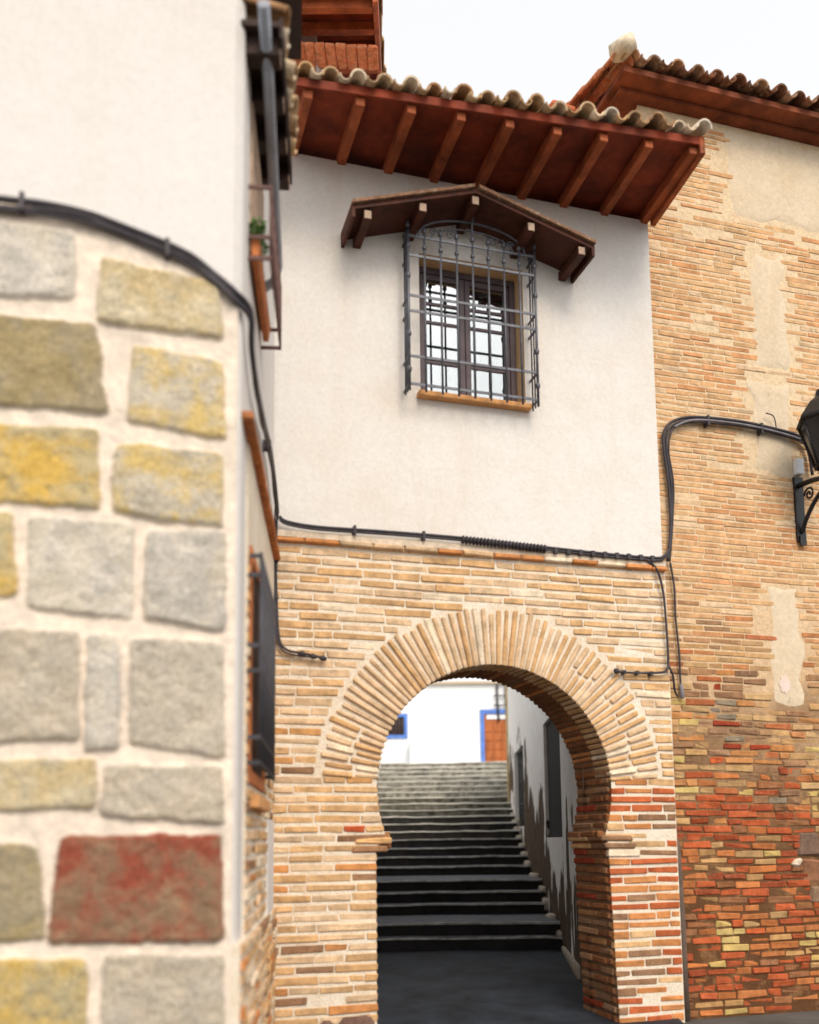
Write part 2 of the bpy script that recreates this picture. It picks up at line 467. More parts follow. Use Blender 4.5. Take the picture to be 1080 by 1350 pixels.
for side in (-1, 1):
    for zc, pr_ in ((1.60, .05), (1.535, .02)):
        for d0, d1 in ((-.02, .26), (.28, T)):
            b.col = jcol(pick([(2, BROWN), (2, TAN), (1, ORANGE)]))
            xe = CX + side * (half(ZI) - .01) - side * (pr_ - .03)
            b.rbox(A(xe + side * .14, (d0 + d1) / 2, zc), A.u, A.v, Vector((0, 0, 1)), .30, d1 - d0, .048, .011, .005)
# a rough boulder at the foot of the left pier
b.col = (.16, .095, .075, 1)
for bx, bz, bw, bh in ((-1.19, .12, .33, .25), (-1.44, .11, .15, .21)):
    b.rbox(A(bx, .02, bz), A.u, A.v, Vector((0, 0, 1)), bw, .13, bh, .05, .015)
bw_ = b.build('brick_wall', [M['mortar_pale'], M['brick'], M['mortar_shaded']], gate)

# voussoirs
b = MB(A)
nv = 62
for k in range(nv):
    a = TH1 + (math.pi - 2 * TH1) * (k + .5) / nv
    ca, sa = math.cos(a), math.sin(a)
    er = A.vec(ca, 0, sa); et = A.vec(-sa, 0, ca)
    side = abs(math.cos(a))
    ro = RO + R.uniform(-.03, .03)
    pieces = [(RI, ro)]
    if (side > .93 and ca < 0) or (side > .5 and ca > 0 and R.random() < .75) or R.random() < .06:
        c_ = RI + R.uniform(.2, .27); pieces = [(RI, c_ - .012), (c_ + .012, ro)]
    for r0, r1 in pieces:
        rm = (r0 + r1) / 2
        wd = (math.pi - 2 * TH1) / nv * rm * R.uniform(.56, .66)
        col = pick([(6, PALE), (.8, CREAM), (3, TAN)]) if side < .8 or ca < 0 else pick([(4, TAN), (3, PALE), (.25, ORANGE), (.4, CREAM)])
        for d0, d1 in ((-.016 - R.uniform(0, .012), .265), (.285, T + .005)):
            b.col = jcol(col, .06) if d0 < 0 else jcol(pick([(3, ARCH_SHADE), (2, BROWN), (1, ORANGE)]))
            # rear halves take a darker tone: soffit shade put into brick colour
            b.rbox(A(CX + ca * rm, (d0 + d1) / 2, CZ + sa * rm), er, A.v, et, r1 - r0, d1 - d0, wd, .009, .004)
o = b.build('arch_ring', M['brick'], gate)

# string course of thin projecting bricks under the plaster
b = MB(A)
x = XL + .01
while x < XR:
    w = R.uniform(.22, .3); w = min(w, XR - x)
    b.col = jcol(pick([(3, PALE), (2, ORANGE), (1, CREAM)]))
    b.rbox(A(x + w / 2, .02, 4.045 + R.uniform(-.004, .004)), A.u, A.v, Vector((0, 0, 1)), w - .006, .14, .04, .01, .004)
    x += w
b.col = (.66, .56, .44, 1)
b.box(XL + .005, XR - .005, -.03, .05, 4.068, 4.12)
b.build('string_course', M['brick'], gate)

# plaster storey with the window opening
PZ0, PZ1 = 4.11, 7.50
WX0, WX1, WZ0, WZ1 = -.595, .395, 5.455, 6.77
b = MB(A)
PXR = 1.722
def front(b, d):
    xs = [XL, WX0, WX1, PXR]; zs = [PZ0, WZ0, WZ1, PZ1]
    v = [[b.vert(x, d, z) for x in xs] for z in zs]
    for i in range(3):
        for j in range(3):
            if i == 1 and j == 1: continue
            b.face((v[i][j], v[i][j + 1], v[i + 1][j + 1], v[i + 1][j]))
    return v
f0 = front(b, .012); f1 = front(b, .42)
b.m = 1
for (i, j), (p, q) in (((1, 1), (1, 2)), ((1, 2), (2, 2)), ((2, 2), (2, 1)), ((2, 1), (1, 1))):
    b.face((f0[i][j], f0[p][q], f1[p][q], f1[i][j]))
b.m = 0
ring = [(0, 0), (0, 1), (0, 2), (0, 3), (1, 3), (2, 3), (3, 3), (3, 2), (3, 1), (3, 0), (2, 0), (1, 0)]
for (i, j), (p, q) in zip(ring, ring[1:] + ring[:1]):
    b.face((f0[i][j], f0[p][q], f1[p][q], f1[i][j]))
b.build('plaster_wall', [M['plaster_cream'], M['reveal']], gate)
# body of the storey behind, with the ceiling over the passage
b = MB()
fp = [A(XL, .55, 0), A(PXR, .55, 0), Vector((1.98, 11.9, 0)), Vector((-1.2, 11.4, 0))]
b.prism_world([(p.x, p.y) for p in fp], 4.0, 5.0)
o = b.build('passage_ceiling', M['plaster_old'], gate)
b = MB()
bk = [Vector((-1.5, 11.4, 0)), Vector((1.98, 11.9, 0)), Vector((1.98, 12.2, 0)), Vector((-1.5, 11.7, 0))]
b.prism_world([(p.x, p.y) for p in bk], 5.0, 7.4)
e0, e1 = A(PXR - .3, .42, 0), A(PXR, .42, 0)
b.prism_world([(e0.x, e0.y), (e1.x, e1.y), (1.98, 11.9), (1.7, 11.86)], 5.0, 7.5)
b.build('rear_wall', M['plaster_cream'], gate)

# window: frame > casements, panes, curtain
wf = MB(A)
D0 = .19
def frame_rect(mb, x0, x1, z0, z1, t, d0, d1):
    mb.box(x0, x0 + t, d0, d1, z0, z1); mb.box(x1 - t, x1, d0, d1, z0, z1)
    mb.box(x0 + t, x1 - t, d0, d1, z0, z0 + t); mb.box(x0 + t, x1 - t, d0, d1, z1 - t, z1)
frame_rect(wf, WX0 + .003, WX1 - .003, WZ0 + .003, WZ1 - .003, .055, D0, D0 + .09)
win = bevel(wf.build('window', M['sash'], gate), .006)
mid = (WX0 + WX1) / 2
for x0, x1 in ((WX0 + .06, mid - .003), (mid + .003, WX1 - .06)):
    c = MB(A); t = .05
    z0, z1 = WZ0 + .06, WZ1 - .06
    frame_rect(c, x0, x1, z0, z1, t, D0 + .015, D0 + .06)
    for zz in (z0 + .36, z0 + .74, z0 + .92):
        c.box(x0 + t, x1 - t, D0 + .022, D0 + .052, zz - .014, zz + .014)
    bevel(c.build('casement', M['sash'], win), .004)
    p = MB(A); p.box(x0 + t - .004, x1 - t + .004, D0 + .033, D0 + .038, z0 + t - .004, z1 - t + .004)
    p.build('pane', M['glass'], win)
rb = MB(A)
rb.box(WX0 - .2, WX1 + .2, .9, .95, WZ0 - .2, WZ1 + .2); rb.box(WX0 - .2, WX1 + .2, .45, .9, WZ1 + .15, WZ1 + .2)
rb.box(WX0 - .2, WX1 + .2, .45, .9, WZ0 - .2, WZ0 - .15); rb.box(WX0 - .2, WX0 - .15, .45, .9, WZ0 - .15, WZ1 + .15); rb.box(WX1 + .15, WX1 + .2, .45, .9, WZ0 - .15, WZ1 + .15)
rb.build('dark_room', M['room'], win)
sl = MB(A); sl.box(WX0 - .035, WX1 + .03, -.07, D0, WZ0 - .045, WZ0 + .004)
bevel(sl.build('sill', M['sill'], win), .01)

# iron grille standing off the wall
gr = MB(A)
GX0, GX1, GZ0, GZ1, GD = -.745, .44, 5.40, 6.80, -.16
nb = 8
for k in range(nb + 1):
    x = GX0 + (GX1 - GX0) * k / nb
    edge = k in (0, nb)
    r = .013 if edge else .0105
    gr.tube([(x, GD, GZ0 - .01), (x, GD, GZ1 + (.07 if edge else .03))], r, 8)
    zt = GZ1 + (.07 if edge else .03)
    gr.tube([(x, GD, zt), (x, GD, zt + .02), (x, GD, zt + .045), (x, GD, zt + .09)], [.008, .022, .017, .002], 8)
    gr.tube([(x, GD, GZ1 - .12), (x, GD, GZ1 - .105), (x, GD, GZ1 - .085), (x, GD, GZ1 - .07)], [.009, .02, .02, .009], 8)
for z in (5.45, 5.70, 6.11, 6.25, 6.62, GZ1):
    gr.box(GX0 - .004, GX1 + .004, GD - .005, GD + .005, z - .011, z + .011)
    for x in (GX0, GX1):
        gr.box(x - .005, x + .005, GD + .005, .03, z - .011, z + .011)
for x in (GX0, GX1):
    for dd in (-.10, -.045):
        gr.tube([(x, dd, GZ0), (x, dd, GZ1 + .03)], .008, 8)
        gr.tube([(x, dd, GZ1 + .03), (x, dd, GZ1 + .05), (x, dd, GZ1 + .11)], [.008, .018, .002], 8)
    for z in (5.58, 5.9, 6.43):
        gr.tube([(x, GD, z - .03), (x, GD, z - .012), (x, GD, z + .012), (x, GD, z + .03)], [.012, .022, .022, .012], 8)
# crest: an arched band with scrolls and a spike
cxm = (GX0 + GX1) / 2
arc = [(cxm + .50 * math.cos(math.pi * t / 24), GD, GZ1 + .01 + .21 * math.sin(math.pi * t / 24)) for t in range(25)]
gr.tube(arc, .010, 6)
arc = [(cxm + .38 * math.cos(math.pi * t / 24), GD, GZ1 + .01 + .13 * math.sin(math.pi * t / 24)) for t in range(25)]
gr.tube(arc, .007, 6)
for sx in (-1, 1):
    for q, ro_ in ((.2, .05), (.36, .04)):
        gr.tube([(cxm + sx * q + ro_ * (1 - t / 22) * math.cos(t * .5) , GD, GZ1 + .07 + ro_ * (1 - t / 22) * math.sin(t * .5)) for t in range(20)], .006, 6)
gr.tube([(cxm, GD, GZ1), (cxm, GD, GZ1 + .2), (cxm, GD, GZ1 + .24), (cxm, GD, GZ1 + .36)], [.01, .012, .024, .002], 8)
gr.build('window_grille', M['iron_grey'], gate)

# gabled timber hood over the window
HX, HZ = -.205, 7.115
ends = ((-1.27, 6.77), (.88, 6.80))
hd = MB(A)
for ex, ez in ends:
    pr = [(HX, HZ), (ex, ez), (ex, ez + .035), (HX, HZ + .035)]
    if ex > HX: pr = pr[::-1]
    hd.prism_xz(pr, -.42, .02)
hood = hd.build('window_hood', M['wood_hood'], gate)
for fx in (-1.16, -.68, -.205, .31, .79):
    e = ends[0] if fx < HX else ends[1]
    t = (fx - HX) / (e[0] - HX); z = HZ + (e[1] - HZ) * t
    h2 = MB(A); h2.box(fx - .034, fx + .034, -.395, .03, z - .095, z - (.004 if fx == HX else .002) + (-.012 if fx != HX else 0))
    h2.m = 1; h2.box(fx - .03, fx + .03, -.403, -.396, z - .09, z - .02)
    bevel(h2.build('hood_rafter', [M['wood_hood'], M['wood_end']], hood), .004)
for ex, ez in ends:
    # edge board and a bed of flat tiles over the boards
    h2 = MB(A)
    sgn = 1 if ex > HX else -1
    pr = [(HX + sgn * .02, HZ + .037), (ex + sgn * .03, ez + .033), (ex + sgn * .03, ez + .06), (HX + sgn * .02, HZ + .066)]
    if ex > HX: pr = pr[::-1]
    h2.col = (.24, .13, .08, 1)
    h2.prism_xz(pr[::-1], -.45, .02)
    h2.build('hood_tiles', M['tile'], hood)
    h3 = MB(A)
    pr = [(ex, ez - .075), (ex + sgn * .03, ez - .075), (ex + sgn * .03, ez + .03), (ex, ez + .03)]
    if sgn < 0: pr = pr[::-1]
    h3.prism_xz(pr, -.42, .015)
    bevel(h3.build('hood_end_board', M['wood_hood'], hood), .005)

# ---------------- roof tiles
def half_tile(mb, P, e, s, nrm, length, r0, r1, th, up=True, seg=8):
    """one barrel tile: P start on the axis, e across, s along slope"""
    rows = []
    for q, (t, r) in enumerate(((0, r0), (1, r1))):
        outer = []; inner = []
        for k in range(seg + 1):
            a = math.pi * k / seg
            dirv = e * math.cos(a) + nrm * (math.sin(a) if up else -math.sin(a))
            outer.append(mb.wvert(P + s * (length * t) + dirv * r)); inner.append(mb.wvert(P + s * (length * t) + dirv * (r - th)))
        rows.append((outer, inner))
    (o0, i0), (o1, i1) = rows
    sm = mb.smooth; mb.smooth = True
    for k in range(seg):
        mb.face((o0[k], o0[k + 1], o1[k + 1], o1[k])); mb.face((i0[k], i1[k], i1[k + 1], i0[k + 1]))
    mb.smooth = False
    for k in range(seg):
        mb.face((o0[k], i0[k], i0[k + 1], o0[k + 1])); mb.face((o1[k], o1[k + 1], i1[k + 1], i1[k]))
    mb.face((o0[0], o1[0], i1[0], i0[0])); mb.face((o0[seg], i0[seg], i1[seg], o1[seg]))
    mb.smooth = sm
def tile_field(mb, P0, P1, sdir, rows, spacing=.235, r=.088, ends=((.42, .27, .15), (.30, .16, .085), (.52, .40, .25))):
    P0 = Vector(P0); P1 = Vector(P1); e = (P1 - P0); ln = e.length; e.normalize()
    s = Vector(sdir).normalized(); nrm = e.cross(s).normalized()
    if nrm.z < 0: nrm = -nrm
    n = max(1, round(ln / spacing)); sp = ln / n
    for i in range(n + 1):
        base = P0 + e * (sp * i)
        for j in range(rows):
            mb.col = jcol(R.choice(ends), .25)
            q = base + s * (j * .33 - .02 + R.uniform(-.03, .03)) + nrm * (.035 + R.uniform(-.008, .016)) + e * R.uniform(-.018, .018)
            tl = (s - nrm * .05 + e * R.uniform(-.02, .02)).normalized()
            half_tile(mb, q, e, tl, nrm, .42, r * R.uniform(.88, 1.1), r * .84, .015)
        if i < n:
            for j in range(rows):
                mb.col = jcol(R.choice(ends), .25)
                q = base + e * (sp / 2 + R.uniform(-.01, .01)) + s * (j * .33 - .05 + R.uniform(-.015, .015)) + nrm * .055
                half_tile(mb, q, e, s, nrm, .42, r * .66, r * .7, .012, up=False)

# gatehouse eave
def ev(x, t):
    """soffit point: t 0 at wall, 1 at the outer edge; the edge runs out a little further to the right"""
    k = (x + 1.9) / 3.6
    od = -(.74 + .20 * k); oz = 7.43 + .085 * k
    return (x - .06 * t * max(0, k), od * t, 7.505 + (oz - 7.505) * t)
rf = MB(A)
ex0, ex1 = -1.98, 1.73
b_in0 = ev(ex0, -.5); b_in1 = ev(ex1, -.5)
p = [ev(ex0, 1), ev(ex1, 1), ev(ex1, -.6), ev(ex0, -.6)]
rf.hexa([(q[0], q[1], q[2] + .065) for q in p] + [(q[0], q[1], q[2] + .09) for q in p])
roof = rf.build('roof', M['wood_red'], gate)
for k in range(9):
    x = -1.72 + .425 * k
    q0, q1 = ev(x, -.45), ev(x, .985)
    b = MB(A)
    b.beam((q0[0], q0[1], q0[2] + .015), (q1[0], q1[1], q1[2] + .015), .075, .098)
    bevel(b.build('rafter', M['wood_rafter'], roof), .006)
b = MB(A)
q0, q1 = ev(ex0, 1), ev(ex1 + .02, 1)
b.beam((q0[0], q0[1] - .012, q0[2] + .07), (q1[0], q1[1] - .012, q1[2] + .07), .024, .075)
bevel(b.build('fascia_board', M['wood_red'], roof), .004)
b = MB(A)
q0, q1 = ev(ex1 + .015, .0), ev(ex1 + .015, 1.03)
b.beam((q0[0], q0[1] - .03, q0[2] + .0), (q1[0], q1[1], q1[2] + .03), .05, .17)
bevel(b.build('verge_board', M['wood_rafter'], roof), .006)
b = MB(A)
q0, q1 = ev(ex0, 1.06), ev(ex1 - .02, 1.06)
P0, P1 = A(q0[0], q0[1], q0[2] + .095), A(q1[0], q1[1], q1[2] + .095)
TP = (.66, .46, .27), (.50, .31, .16), (.74, .60, .44), (.40, .22, .11)
tile_field(b, P0, P1, A.vec(0, 1, .30), 12, .215, .072, TP)
b.col = (.62, .56, .46, 1)
# bedding slab under the tiles
v = [P0 + Vector((0, 0, .0)) + A.vec(0, .1, .0), P1 + A.vec(0, .1, 0), P1 + A.vec(0, 4.0, 1.2), P0 + A.vec(0, 4.0, 1.2)]
i = [b.wvert(q + Vector((0, 0, .01))) for q in v] + [b.wvert(q + Vector((0, 0, .05))) for q in v]
for f in ((3, 2, 1, 0), (4, 5, 6, 7), (0, 1, 5, 4), (1, 2, 6, 5), (2, 3, 7, 6), (3, 0, 4, 7)): b.face([i[k] for k in f])
b.build('roof_tiles', M['tile'], roof)
# mortared verge with a clay coping along the right edge of the roof
b = MB(A); b.col = (.80, .76, .68, 1)
b.hexa([(1.50, .1, 7.62), (1.70, .1, 7.62), (1.70, 3.4, 8.62), (1.50, 3.4, 8.62), (1.50, .1, 7.90), (1.70, .1, 7.90), (1.70, 3.4, 8.98), (1.50, 3.4, 8.98)])
b.build('verge_parapet', M['plaster_cream'], roof)

# ================================================================== TALL BLOCK behind, left
tower = thing('tall_block', (-1.2, 10.5, 0), 'white upper block with deep red timber eave rising behind the gatehouse roof', 'house')
b = MB(); b.prism_world([(-4.2, 10.55), (-1.05, 10.55), (-1.05, 13.4), (-4.2, 13.4)], 5.0, 12.0)
b.build('wall', M['plaster_cream'], tower)
b = MB(); b.hexa([(-4.6, 9.72, 11.22), (-.29, 9.72, 11.22), (-.29, 14, 12.4), (-4.6, 14, 12.4), (-4.6, 9.72, 11.27), (-.29, 9.72, 11.27), (-.29, 14, 12.45), (-4.6, 14, 12.45)])
trf = b.build('roof', M['wood_red'], tower)
for k in range(5):
    b = MB(); y = 9.9 + .42 * k
    b.beam((-1.2, y, 11.14 + (y - 9.72) * .275), (-.33, y, 11.14 + (y - 9.72) * .275), .09, .11)
    bevel(b.build('rafter', M['wood_rafter'], trf))
b = MB(); b.hexa([(-.33, 9.70, 11.05), (-.27, 9.70, 11.05), (-.27, 14, 12.24), (-.33, 14, 12.24), (-.33, 9.70, 11.32), (-.27, 9.70, 11.32), (-.27, 14, 12.5), (-.33, 14, 12.5)])
bevel(b.build('verge_board', M['wood_rafter'], trf))
b = MB(); tile_field(b, (-4.5, 9.66, 11.30), (-.32, 9.66, 11.30), (0, 1, .275), 8, .235, .09, TP); b.build('roof_tiles', M['tile'], trf)
b = MB(); b.col = (.62, .2, .09, 1)
for k in range(13):
    b.rbox(Vector((-1.85 + .125 * k, 10.33, 11.02 - .008 * k)), Vector((1, 0, 0)), Vector((0, 1, .2)).normalized(), Vector((0, -.2, 1)).normalized(), .12, .42, .055, .014, .006)
b.build('coping_tiles', M['tile'], tower)

# ================================================================== RIGHT BRICK HOUSE
rh = thing('brick_house', A(2.5, .1, 0), 'tall worn brick house at the right with plaster patches and a tiled eave', 'house')
RD = .10
c0, c1 = A(1.50, RD, 0), A(6.5, RD, 0)
b = MB()
body_lo = [(A(1.72, RD, 0).x, A(1.72, RD, 0).y), (c1.x, c1.y), (A(6.5, 4, 0).x, A(6.5, 4, 0).y), (2.6, 11.2), (2.12, 11.2)]
b.prism_world(body_lo, 0, 8.80)
b.f = A
b.m = 1
def right_colour(x, z):
    n_ = mnoise.noise(Vector((x * .9, z * .9, 2.2)))
    zz = z + n_ * .7 + R.uniform(-.45, .45)
    fl = mnoise.noise(Vector((x * 1.9, z * 2.6, 6.1)))
    if zz < 2.15: return jcol(pick([(2.4, (.27, .12, .055)), (4, (.33, .075, .03)), (4, (.43, .10, .036)), (4, (.46, .165, .055)), (2.4, (.47, .28, .12)), (1.9, (.52, .38, .14))], fl), .2)
    if zz < 3.0: return jcol(pick([(.5, GREY), (.9, DRED), (1.5, (.42, .14, .055)), (3.4, BROWN), (2, (.48, .22, .08)), (3.6, (.5, .32, .15)), (.8, OCHRE)], fl), .16)
    if zz < 3.6: return jcol(pick([(.5, (.44, .16, .07)), (3, (.38, .22, .115)), (1.2, (.5, .22, .09)), (4, (.52, .32, .15))], fl), .16)
    return jcol(pick([(4, (.62, .37, .19)), (3, (.62, .40, .21)), (1.5, PALE), (1.3, (.60, .31, .145))]), .07)
PATCH = [(2.74, 3.95, 7.86, 8.74), (2.95, 3.30, 6.25, 7.45), (2.86, 3.28, 5.15, 6.1), (2.93, 3.24, 2.86, 3.98)]
def rmiss(x, z):
    for x0, x1, z0, z1 in PATCH:
        if x0 - .08 < x < x1 + .08 and z0 - .05 < z < z1 + .05: return 1
    v = mnoise.noise(Vector((x * 1.4, z * 1.7, 7.7))) * .5 + (z - 5.6) * .32
    if z > 6.0 and v > .55: return min(.8, v * .5)
    if x > 3.0 and .75 < z < 1.75 and (x - 3.35) ** 2 / .16 + (z - 1.25) ** 2 / .2 < .3: return 1
    return .01
courses(b, .02, 3.1, lambda z: [(1.742, 6.5)], .070, right_colour, lmin=.15, lmax=.32, joint=.011, miss=rmiss, out=(.000, .014), wob=.020, hfill=.78, jit=.007, rr=.006)
courses(b, 3.1, 8.7, lambda z: [(1.742, 6.5)], .058, right_colour, lmin=.22, lmax=.38, joint=.009, miss=rmiss, out=(.002, .007), wob=.012, hfill=.74, rr=.004, jit=.003)
for v in range(len(b.v)):
    if v >= 10: b.v[v] = b.v[v] + A.v * RD
# dark irregular stones let into the wall low at the right edge
for (x, z, w, h, c) in ((3.20, 1.52, .24, .20, (.17, .11, .08)), (3.50, 1.47, .3, .26, (.2, .15, .11)), (3.27, 1.27, .30, .22, (.30, .14, .075)), (3.62, 1.16, .3, .28, (.22, .15, .1)), (3.05, 1.37, .10, .07, (.58, .48, .36)), (3.34, 1.04, .32, .16, (.25, .16, .1))):
    b.col = jcol(c, .1)
    b.rbox(A(x, RD + .02, z), A.u, A.v, Vector((0, 0, 1)), w, .075, h, .019, .022)
k = NT('brown_to_pale_mortar')
sep = k.n('ShaderNodeSeparateXYZ'); k.l(k.tc, sep.inputs[0])
v = k.math('ADD', k.math('MULTIPLY', sep.outputs['Z'], .16), k.math('MULTIPLY', k.math('SUBTRACT', k.noise(1.1, 6, .6), .5), .45))
c = k.ramp(v, [(.12, (.12, .055, .025)), (.32, (.20, .11, .055)), (.42, (.36, .23, .13)), (.5, (.62, .43, .26)), (.62, (.72, .54, .35)), (.95, (.72, .56, .37))])
o2 = k.ramp(k.noise(4.5, 7, .7), [(.52, (0, 0, 0)), (.72, (1, 1, 1))])
c = k.mix(k.math('MULTIPLY', o2, .45), c, (.58, .33, .15))
f = k.ramp(k.noise(24, 5, .7), [(.3, (.8, .8, .8)), (.7, (1.12, 1.12, 1.12))]); c = k.mix(1.0, c, f, 'MULTIPLY')
k.bump(k.math('ADD', k.noise(9, 6, .7), k.math('MULTIPLY', k.noise(45, 5, .7), .4)), .6, .03)
M['mortar_right'] = k.fin(c, .95, 0, .1)
b.build('brick_wall', [M['mortar_right'], M['brick']], rh)
# plaster repairs
def blob(x0, x1, z0, z1, wob=.03, n=28):
    pts = []
    per = []
    m_ = n // 4
    for t in range(m_): per.append((x0 + (x1 - x0) * t / m_, z0))
    for t in range(m_): per.append((x1, z0 + (z1 - z0) * t / m_))
    for t in range(m_): per.append((x1 - (x1 - x0) * t / m_, z1))
    for t in range(m_): per.append((x0, z1 - (z1 - z0) * t / m_))
    for (x, z) in per: pts.append((x + wob * mnoise.noise(Vector((x * 4, z * 4, 1))), z + wob * mnoise.noise(Vector((x * 4, z * 4, 8)))))
    return pts
M['dab'] = m_plaster('pinkish_dab', (.74, .60, .53), (.6, .45, .36), .5, .4, 6, .1)
M['patch'] = m_plaster('patch_plaster', (.66, .545, .40), (.56, .42, .27), .6, .5, 2.5, .1)
for x0, x1, z0, z1 in PATCH:
    b = MB(A); b.smooth = True
    P = blob(x0, x1, z0, z1, .09, 48); cx_, cz_ = (x0 + x1) / 2, (z0 + z1) / 2
    rg = []
    for ins, d_ in ((-.05, .004), (.0, -.002), (.04, -.007), (.09, -.009)):
        rg.append([b.vert(x + max(-ins, min(ins, (cx_ - x))) if ins > 0 else x + ins * (1 if cx_ > x else -1) * .5, RD + d_, z + max(-ins, min(ins, (cz_ - z))) if ins > 0 else z + ins * (1 if cz_ > z else -1) * .5) for x, z in P])
    for ra, rb_ in zip(rg, rg[1:]):
        for k in range(len(ra)): b.face((ra[k], ra[(k + 1) % len(ra)], rb_[(k + 1) % len(ra)], rb_[k]))
    b.face(rg[-1])
    b.build('plaster_patch', M['patch'], rh)
b = MB(A); b.prism_xz([(3.035 + (.06 + .012 * math.sin(t * 1.9)) * math.cos(6.28318 * t / 22), 3.04 + (.085 + .018 * math.sin(t * 2.7)) * math.sin(6.28318 * t / 22)) for t in range(22)], RD - .014, RD - .004); o = b.build('plaster_patch', M['dab'], rh); o['label'] = 'small white plaster dab'
# eave
b = MB(A)
b.box(1.46, 6.5, RD - .12, RD + 3.0, 8.802, 8.839)
b.box(1.40, 6.5, RD - .30, RD + 3.0, 8.842, 8.90)
rroof = b.build('roof', M['wood_eave'], rh)
b = MB(A)
tile_field(b, A(1.46, RD - .36, 8.90), A(6.4, RD - .36, 8.90), A.vec(0, 1, .3), 8, .24, .08, ((.24, .10, .05), (.15, .06, .03), (.34, .19, .11)))
b.build('roof_tiles', M['tile'], rroof)
b = MB(A); b.col = (.52, .18, .08, 1)
for kk in range(9):
    P = A(1.38, RD - .32 + .34 * kk, 8.90 + .1 * kk)
    half_tile(b, P, A.u, A.vec(0, 1, .3).normalized(), A.vec(0, -.3, 1).normalized(), .40, .12, .10, .016)
b.build('verge_tiles', M['tile'], rroof)
b = MB(A); b.col = (.66, .56, .42, 1)
b.rbox(A(1.38, RD - .34, 9.03), A.u, A.v, Vector((0, 0, 1)), .2, .25, .2, .06, .02)
b.build('mortar_lump', M['tile'], rroof)
# clay flashing where the gatehouse roof meets this house
b = MB(A); b.col = (.60, .16, .07, 1)
for kk in range(7):
    x = 1.02 + .13 * kk
    b.rbox(A(x, .62, 8.98 - .02 * kk), A.u, A.vec(0, 1, .25).normalized(), A.vec(0, -.25, 1).normalized(), .125, .4, .05, .012, .005)
b.build('clay_flashing', M['tile'], rroof)
# conduit up the corner beside the pier
b = MB(A); b.tube([(1.79, RD - .045, 0), (1.785, RD - .045, .6), (1.775, RD - .045, 1.2), (1.765, RD - .04, 1.52), (1.755, RD - .01, 1.62)], .032, 10)
b.build('corner_conduit', vary('grey_brown_conduit', (.12, .085, .065), .3, 9, .7, .2, 40, .005), rh)

# ================================================================== LEFT STONE HOUSE
sh = thing('stone_house', L(-.5, .2, 0), 'house of big granite blocks at the left with white plaster above', 'house')
b = MB()
def xy(p): return (p.x, p.y)
b.prism_world([xy(L(-5, .0, 0)), xy(L(-.045, 0, 0)), xy(L(0, .04, 0)), xy(S(-2.66, 0, 0)), xy(S(0.0, 0, 0)), xy(S(0.0, 3, 0)), xy(L(-5, 4, 0))], 0, 7.0)
b.build('plaster_wall', M['plaster_white'], sh)
# pointing layer behind the blocks; its upper rim follows the sagging cable
top = [(-4.8, 4.74), (-2.0, 4.76), (-1.207, 4.80), (-.994, 4.83), (-.661, 4.79), (-.40, 4.72), (-.25, 4.64), (-.10, 4.53), (-.02, 4.44)]
stones = [([(-1.41, 4.66), (-.86, 4.70), (-.84, 4.35), (-1.39, 4.28)], 'g'), ([(-.71, 4.58), (-.13, 4.53), (-.1, 4.24), (-.72, 4.24)], 'b'),
 ([(-1.46, 4.17), (-.74, 4.21), (-.67, 3.76), (-1.44, 3.73)], 'o'), ([(-.54, 4.13), (-.11, 4.1), (-.09, 3.69), (-.56, 3.73)], 'y1'),
 ([(-1.43, 3.61), (-.72, 3.66), (-.69, 3.26), (-1.42, 3.25)], 'y2'), ([(-.61, 3.59), (-.1, 3.6), (-.09, 3.21), (-.62, 3.25)], 'y1'),
 ([(-1.41, 3.2), (-1.1, 3.19), (-1.06, 2.79), (-1.4, 2.75)], 'y2'), ([(-1.01, 3.18), (-.53, 3.18), (-.53, 2.71), (-.99, 2.74)], 'g'), ([(-.45, 3.15), (-.08, 3.18), (-.08, 2.67), (-.46, 2.72)], 'g'),
 ([(-1.39, 2.61), (-.78, 2.62), (-.76, 2.11), (-1.37, 2.07)], 'g2'), ([(-.72, 2.61), (-.59, 2.6), (-.57, 2.07), (-.72, 2.05)], 'g'), ([(-.52, 2.6), (-.08, 2.6), (-.07, 2.03), (-.51, 2.09)], 'g2'),
 ([(-1.36, 1.98), (-.68, 2.0), (-.67, 1.78), (-1.35, 1.76)], 'b'), ([(-.62, 1.97), (-.07, 1.97), (-.07, 1.7), (-.63, 1.74)], 'g2'),
 ([(-1.35, 1.62), (-.92, 1.59), (-.88, 1.17), (-1.33, 1.17)], 'o'), ([(-.82, 1.63), (-.08, 1.63), (-.06, 1.13), (-.85, 1.15)], 'r'),
 ([(-1.32, 1.08), (-.69, 1.05), (-.69, .66), (-1.31, .7)], 'y3'), ([(-.6, 1.07), (-.06, 1.05), (-.05, .6), (-.61, .64)], 'g2')]
# rows carried on beyond the frame
rows = [(4.24, 4.66), (3.74, 4.17), (3.27, 3.62), (2.77, 3.2), (2.1, 2.62), (1.77, 1.98), (1.18, 1.62), (.68, 1.07), (.06, .58)]
for ri, (z0, z1) in enumerate(rows):
    x = -1.5 if ri < 8 else -.06
    while x > -4.6:
        w = R.uniform(.4, .75)
        stones.append(([(x - w, z1), (x, z1 - .01), (x, z0 + .01), (x - w, z0)], R.choice(['g', 'g2', 'b', 'o', 'y1']))); x -= w + .08
SC = {'g': ((.56, .52, .465), (.54, .45, .28), .28), 'g2': ((.51, .455, .38), (.42, .34, .23), .4), 'b': ((.56, .49, .35), (.52, .36, .13), .5), 'o': ((.34, .285, .19), (.36, .27, .10), .5),
      'y1': ((.56, .50, .40), (.64, .45, .12), .75), 'y2': ((.53, .44, .26), (.64, .41, .085), .9), 'y3': ((.44, .37, .22), (.56, .37, .09), .8), 'r': ((.25, .16, .10), (.27, .06, .035), .9)}
